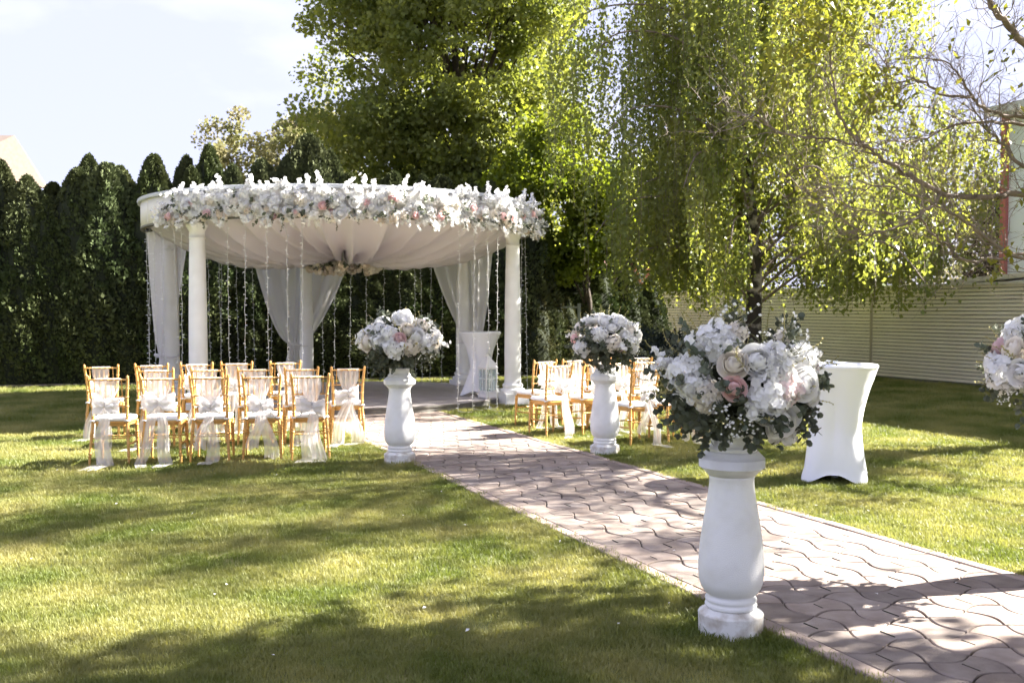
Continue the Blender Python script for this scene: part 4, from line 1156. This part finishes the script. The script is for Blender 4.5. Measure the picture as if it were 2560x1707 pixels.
# nearly bare tree leaning in from the right
def bare_tree():
    g = random.Random(4); base = Vector((8.55, 12.3, 0))
    t = thing('bare_tree', 'nearly bare tree with crooked twigs and a few lime leaves reaching in from the edge', 'tree', base)
    def z5(x, y, d): return at(1900+x/2.239, y/2.239, d) - base
    hub = Vector((-.15, -.05, 2.5)); hub2 = Vector((-.35, .05, 3.6))
    MB().tube(curve([Vector((0, 0, 0)), Vector((.05, 0, .9)), Vector((-.10, 0, 1.8)), hub, hub2, Vector((-.5, .1, 4.8)), Vector((-.9, .3, 6.6))], 5), list(np.linspace(.17, .03, 31)), 9).build('trunk', m_twig, t, True)
    A = [(1478, 1085, 12.2), (1330, 1105, 12.1), (1120, 1100, 12.0), (1020, 1080, 11.9), (840, 990, 11.8), (700, 890, 11.6), (590, 820, 11.5), (480, 720, 11.4), (430, 600, 11.3), (400, 400, 11.3), (380, 240, 11.3)]
    A2 = [(590, 822, 11.5), (400, 780, 11.5), (250, 770, 11.4), (100, 740, 11.3), (0, 650, 11.2), (-60, 640, 11.2)]
    B = [(1478, 690, 12.8), (1250, 680, 12.7), (1100, 700, 12.6), (1000, 740, 12.5), (870, 790, 12.4), (740, 790, 12.3), (610, 810, 12.3)]
    C = [(1478, 655, 12.4), (1330, 640, 12.3), (1250, 600, 12.2), (1190, 540, 12.1), (1120, 430, 12.0), (1040, 350, 12.0), (890, 320, 11.9)]
    C2 = [(1190, 540, 12.1), (1030, 525, 12.0), (930, 470, 11.9), (860, 450, 11.9), (710, 465, 11.8), (705, 370, 11.8), (620, 250, 11.7)]
    D_ = [(1478, 250, 11.6), (1400, 160, 11.5), (1320, 80, 11.4), (1270, -20, 11.4), (1150, -160, 11.3)]
    E = [(1478, 1450, 11.6), (1300, 1350, 11.5), (1150, 1240, 11.4), (1000, 1160, 11.3), (880, 1100, 11.2), (700, 1040, 11.1), (560, 1060, 11.1), (400, 1050, 11.0)]
    F_ = [(1478, 1420, 12.6), (1330, 1450, 12.6), (1110, 1450, 12.5), (1050, 1380, 12.5), (980, 1330, 12.4), (860, 1190, 12.3), (700, 1190, 12.2), (530, 1160, 12.1), (400, 1110, 12.0), (290, 1050, 12.0)]
    G_ = [(1010, 1080, 11.9), (960, 1160, 11.8), (860, 1220, 11.7), (650, 1310, 11.6), (570, 1300, 11.6), (480, 1240, 11.5), (260, 1070, 11.5)]
    H_ = [(1478, 930, 11.9), (1380, 830, 11.9), (1330, 770, 11.8), (1280, 740, 11.8), (1200, 620, 11.7)]
    limbs = []
    def addl(L_, r0, r1, joint=None):
        pts = [z5(*p) for p in L_]
        if joint is not None: pts = [joint, joint.lerp(pts[0], .55) + Vector((0, 0, .1))] + pts
        c = curve(pts, 4); c = [p + Vector((g.gauss(0, .012), g.gauss(0, .012), g.gauss(0, .012))) for p in c]
        limbs.append((c, r0, r1)); return c
    addl(A, .046, .007, hub); addl(A2, .016, .004); addl(B, .028, .006, hub2); addl(C, .034, .006, hub2); addl(C2, .019, .004)
    addl(D_, .055, .025, Vector((-.2, .05, 3.0))); addl(E, .026, .005, Vector((-.05, 0, 2.0))); addl(F_, .026, .004, Vector((-.05, .02, 1.9))); addl(G_, .022, .005); addl(H_, .030, .008, hub)
    # upper crown, above the picture
    for k in range(20):
        a = g.uniform(1.6, 5.6); r = g.uniform(1.4, 3.8); zt = g.uniform(6.2, 8.8)
        e = Vector((math.cos(a)*r - .4, math.sin(a)*r*.9 + .2, zt)); s0 = Vector((-.45, .1, g.uniform(3.4, 5.6)))
        mid = s0.lerp(e, .5) + Vector((g.gauss(0, .3), g.gauss(0, .3), g.uniform(.1, .8)))
        limbs.append((curve([s0, mid, e, e + Vector((g.gauss(0, .5), g.gauss(0, .5), .4))], 5), .042, .007))
    for k in range(18):       # limbs on the far side of the trunk, outside the picture
        a = g.uniform(-2.3, 1.3); r = g.uniform(1.2, 3.4); zt = g.uniform(3.0, 6.2)
        e = Vector((math.cos(a)*r + .2, math.sin(a)*r, zt)); s0 = Vector((-.2, .0, g.uniform(2.0, 3.8)))
        mid = s0.lerp(e, .5) + Vector((g.gauss(0, .25), g.gauss(0, .25), g.uniform(.1, .7)))
        limbs.append((curve([s0, mid, e, e + Vector((g.gauss(0, .5), g.gauss(0, .5), .5))], 5), .055, .008))
    lm = MB()
    for c, r0, r1 in limbs: lm.tube(c, list(np.linspace(r0, r1, len(c))), 6)
    lm.build('limbs', m_twig, t, True)
    tw = MB(); tips = []
    def twig(p, d, L_, r, depth):
        n = 5; pts = [p]; q_ = p.copy(); dd = d.copy()
        for i in range(n):
            dd = (dd + Vector((g.gauss(0, .24), g.gauss(0, .24), g.gauss(.05, .22)))).normalized(); q_ = q_ + dd*(L_/n); pts.append(q_.copy())
        tw.tube(pts, [r*(1-.16*i) for i in range(len(pts))], 3, False)
        tips.append((pts[-1], dd))
        if depth > 0:
            for i in range(1, n+1):
                if g.random() < .62:
                    sd = (dd + Vector((g.gauss(0, .8), g.gauss(0, .8), g.gauss(.1, .7)))).normalized()
                    twig(pts[i], sd, L_*g.uniform(.35, .65), r*.55, depth-1)
    for ci, (c, r0, r1) in enumerate(limbs):
        for i in [q_ for q_ in range(3, len(c)) for _ in range(2 if ci < 10 else 1)]:
            if g.random() < (.80 if ci < 10 else .36):
                d = (c[i]-c[i-1]).normalized(); sd = (d*.7 + Vector((g.gauss(0, .6), g.gauss(0, .6), g.gauss(.1, .6)))).normalized()
                twig(c[i], sd, g.uniform(.30, 1.05), .0068, 2 if g.random() < .75 else 1)
    tw.build('twigs', m_twig, t)
    # leaf tufts: at listed spots and sparsely on the upper crown
    gg = np.random.default_rng(8); Ps = []
    for x, y, d, s, n in ((250, 20, 11.3, .40, 150), (330, 110, 11.3, .42, 150), (300, 220, 11.3, .36, 120), (430, 90, 11.4, .35, 90), (95, 310, 11.2, .22, 46), (90, 460, 11.2, .20, 40), (640, 480, 11.7, .34, 110), (700, 540, 11.7, .30, 80),
                          (560, 580, 11.6, .3, 40), (1400, 380, 11.9, .2, 10), (1320, 1470, 11.5, .16, 14), (1380, 1410, 11.6, .1, 10)):
        P = np.array(z5(x, y, d)) + gg.normal(size=(n, 3))*s*.55*np.array([1, 1, .8]); Ps.append(P)
    for p, d in tips:
        if p.z > 5.6 and g.random() < .75:
            Ps.append(np.array(p) + gg.normal(size=(13, 3))*.17)
        elif p.z > 2.6 and (p.x+base.x) > .56*(p.y+base.y) and g.random() < .6: Ps.append(np.array(p) + gg.normal(size=(10, 3))*.16)  # leaves added on unseen tips to dapple the path and lawn
        elif g.random() < .03: Ps.append(np.array(p) + gg.normal(size=(2, 3))*.03)
    P = np.concatenate(Ps); n = len(P)
    V, Fq = leafquads(P, .105*(.6+.6*gg.random(n)), gg, np.tile(np.array([[-.2, 0, -.5]]), (n, 1)), .8, .26)
    link('crown', npmesh('crown', V, Fq, m_limeleaf), t)
bare_tree()
# tangle of brown twigs behind the fence
def twig_shrub():
    g = random.Random(9); base = wl(2.6, 4.6); t = thing('twiggy_bush', 'tall brown twiggy bush between the birch and the blue building', 'bush', base)
    m = MB()
    for i in range(330):
        a = g.uniform(0, 6.28); r = g.uniform(0, 1.4); p = Vector((r*math.cos(a)*.5, r*math.sin(a)*.5, g.uniform(0, 1.5)))
        d = Vector((math.cos(a)*.5, math.sin(a)*.5, 1)).normalized(); pts = [p]
        for k in range(7): d = (d + Vector((g.gauss(0, .3), g.gauss(0, .3), g.gauss(-.02, .25)))).normalized(); p = p + d*g.uniform(.3, .6); pts.append(p)
        m.tube(pts, [.018*(1-.1*k) for k in range(8)], 3, False)
    m.build('twigs', m_twig, t)
    gg = np.random.default_rng(3); n = 9000; d = unit(gg.normal(size=(n, 3)))
    P = d*(gg.random(n)**.33)[:, None]*np.array([1.7, 1.7, 2.4]) + np.array([0, 0, 2.5])
    V, Fq = leafquads(P, .12*(.5+gg.random(n)), gg)
    link('crown', npmesh('crown', V, Fq, mat('dry_brown_foliage', (.045, .038, .02), .8, (.10, .06, .045), 2, 4)), t)
twig_shrub()
# shade trees standing outside the picture on the right; their dappled shade lies over the lawn and path
broadleaf('shade_tree', 'leafy garden tree beside the path outside the photo whose shade covers the front lawn', (9.2, 4.6, 0), 3.2, (8.6, 5.0, 6.0), 3.1, 2.7, 2.2, 140, 150, .13, m_birchleaf, 41, .55, trunk_r=.16, nb=30)
broadleaf('shade_tree', 'second garden tree outside the photo, nearer the camera, shading the lawn', (7.4, 1.2, 0), 3.2, (7.0, 1.4, 5.8), 3.2, 2.6, 2.2, 150, 190, .13, m_birchleaf, 42, .55, trunk_r=.16, nb=30)
# ================================================================== GRASS (uncountable: one object)
def tuft_obj(seed, nb=40, rad=.060, hmin=.014, hmax=.036, bw=.0019):
    g = random.Random(seed); mb = MB()
    for i in range(nb):
        a = g.uniform(0, 6.28); r = rad*math.sqrt(g.random()); p = Vector((r*math.cos(a), r*math.sin(a), 0))
        h = g.uniform(hmin, hmax); b = g.uniform(0, 6.28); lean = g.uniform(.1, .75)*h
        d = Vector((math.cos(b), math.sin(b), 0)); s = Vector((-d.y, d.x, 0))*bw*g.uniform(.7, 1.3)
        m = p + d*lean*.35 + Vector((0, 0, h*.6)); tp = p + d*lean + Vector((0, 0, h))
        k = len(mb.v); mb.v += [tuple(p-s), tuple(p+s), tuple(m+s*.8), tuple(m-s*.8), tuple(tp)]
        mb.f += [(k, k+1, k+2, k+3), (k+3, k+2, k+4)]
    me = mb.mesh('grass_tuft', m_grass)
    return bpy.data.objects.new('grass_tuft', me)
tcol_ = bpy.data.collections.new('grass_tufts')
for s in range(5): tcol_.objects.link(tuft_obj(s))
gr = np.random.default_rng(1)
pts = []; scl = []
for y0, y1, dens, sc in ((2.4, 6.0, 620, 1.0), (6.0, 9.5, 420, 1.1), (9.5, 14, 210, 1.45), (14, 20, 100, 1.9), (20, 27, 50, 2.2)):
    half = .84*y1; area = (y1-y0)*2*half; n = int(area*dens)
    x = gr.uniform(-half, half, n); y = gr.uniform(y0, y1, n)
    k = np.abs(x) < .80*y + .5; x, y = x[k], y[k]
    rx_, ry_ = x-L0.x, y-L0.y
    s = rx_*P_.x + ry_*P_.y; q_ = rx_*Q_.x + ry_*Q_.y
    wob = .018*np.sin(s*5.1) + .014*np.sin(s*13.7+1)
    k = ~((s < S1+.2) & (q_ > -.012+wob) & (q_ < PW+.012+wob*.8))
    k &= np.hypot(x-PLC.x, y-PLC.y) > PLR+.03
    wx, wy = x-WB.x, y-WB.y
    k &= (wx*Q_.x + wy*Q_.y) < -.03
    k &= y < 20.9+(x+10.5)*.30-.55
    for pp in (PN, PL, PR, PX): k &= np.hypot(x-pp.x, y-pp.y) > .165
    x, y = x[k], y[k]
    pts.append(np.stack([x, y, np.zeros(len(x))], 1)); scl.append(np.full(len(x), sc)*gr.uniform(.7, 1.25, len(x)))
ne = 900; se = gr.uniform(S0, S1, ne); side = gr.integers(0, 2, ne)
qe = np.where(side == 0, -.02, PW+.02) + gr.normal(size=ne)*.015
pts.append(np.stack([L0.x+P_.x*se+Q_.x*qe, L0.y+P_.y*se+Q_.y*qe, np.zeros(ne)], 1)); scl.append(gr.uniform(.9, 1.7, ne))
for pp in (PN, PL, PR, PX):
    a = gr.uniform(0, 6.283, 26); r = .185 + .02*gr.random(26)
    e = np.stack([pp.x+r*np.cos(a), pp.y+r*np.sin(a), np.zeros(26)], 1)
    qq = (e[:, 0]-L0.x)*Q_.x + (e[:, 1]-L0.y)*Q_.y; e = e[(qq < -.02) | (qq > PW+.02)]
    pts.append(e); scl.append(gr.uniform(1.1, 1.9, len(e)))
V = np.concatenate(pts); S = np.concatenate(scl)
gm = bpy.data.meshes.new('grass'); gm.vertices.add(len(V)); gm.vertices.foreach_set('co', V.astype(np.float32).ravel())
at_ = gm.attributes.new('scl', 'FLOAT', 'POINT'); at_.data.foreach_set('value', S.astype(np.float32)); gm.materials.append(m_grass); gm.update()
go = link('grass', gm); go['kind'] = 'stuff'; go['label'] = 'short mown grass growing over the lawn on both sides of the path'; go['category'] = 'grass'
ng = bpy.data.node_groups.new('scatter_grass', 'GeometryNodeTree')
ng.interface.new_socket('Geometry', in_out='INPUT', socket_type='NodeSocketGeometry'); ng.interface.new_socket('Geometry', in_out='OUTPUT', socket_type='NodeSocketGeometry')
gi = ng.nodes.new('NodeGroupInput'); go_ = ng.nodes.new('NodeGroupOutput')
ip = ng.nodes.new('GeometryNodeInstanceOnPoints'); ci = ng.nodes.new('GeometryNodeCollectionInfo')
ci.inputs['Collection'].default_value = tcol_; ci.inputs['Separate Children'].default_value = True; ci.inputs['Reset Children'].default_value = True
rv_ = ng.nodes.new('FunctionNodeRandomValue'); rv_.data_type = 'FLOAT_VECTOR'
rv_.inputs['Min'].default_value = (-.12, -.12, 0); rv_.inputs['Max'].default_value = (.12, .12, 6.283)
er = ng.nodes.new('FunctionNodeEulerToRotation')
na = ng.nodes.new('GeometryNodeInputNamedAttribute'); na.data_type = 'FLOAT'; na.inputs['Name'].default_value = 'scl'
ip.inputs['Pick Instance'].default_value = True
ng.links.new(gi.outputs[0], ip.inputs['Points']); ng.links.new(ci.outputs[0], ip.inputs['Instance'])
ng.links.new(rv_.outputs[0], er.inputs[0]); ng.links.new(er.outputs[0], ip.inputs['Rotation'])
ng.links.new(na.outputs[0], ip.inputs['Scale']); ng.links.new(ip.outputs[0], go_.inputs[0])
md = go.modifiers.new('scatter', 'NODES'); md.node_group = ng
# fallen petals and specks on the lawn
pr = random.Random(6); fp = MB()
for i in range(150):
    x = pr.uniform(-5.5, 5.5); y = pr.uniform(4.2, 13.5)
    v = Vector((x, y, 0)) - L0; q_ = v.dot(Q_)
    z = .034 if (q_ < -.05 or q_ > PW+.05) else .028
    u = Vector((pr.gauss(0, 1), pr.gauss(0, 1), pr.gauss(0, .25))).normalized(); w_ = u.cross(Vector((pr.gauss(0, .3), pr.gauss(0, .3), 1))).normalized()
    r = pr.uniform(.007, .014); p = Vector((x, y, z+.006))
    fp.add([p-u*r, p+w_*r*.7+Vector((0, 0, .004)), p+u*r, p-w_*r*.7+Vector((0, 0, .003))], [(0, 1, 2, 3)])
o = fp.build('fallen_petals', m_wpet); tag(o, 'scattered fallen white petals on the grass and path', 'petals', kind='stuff')
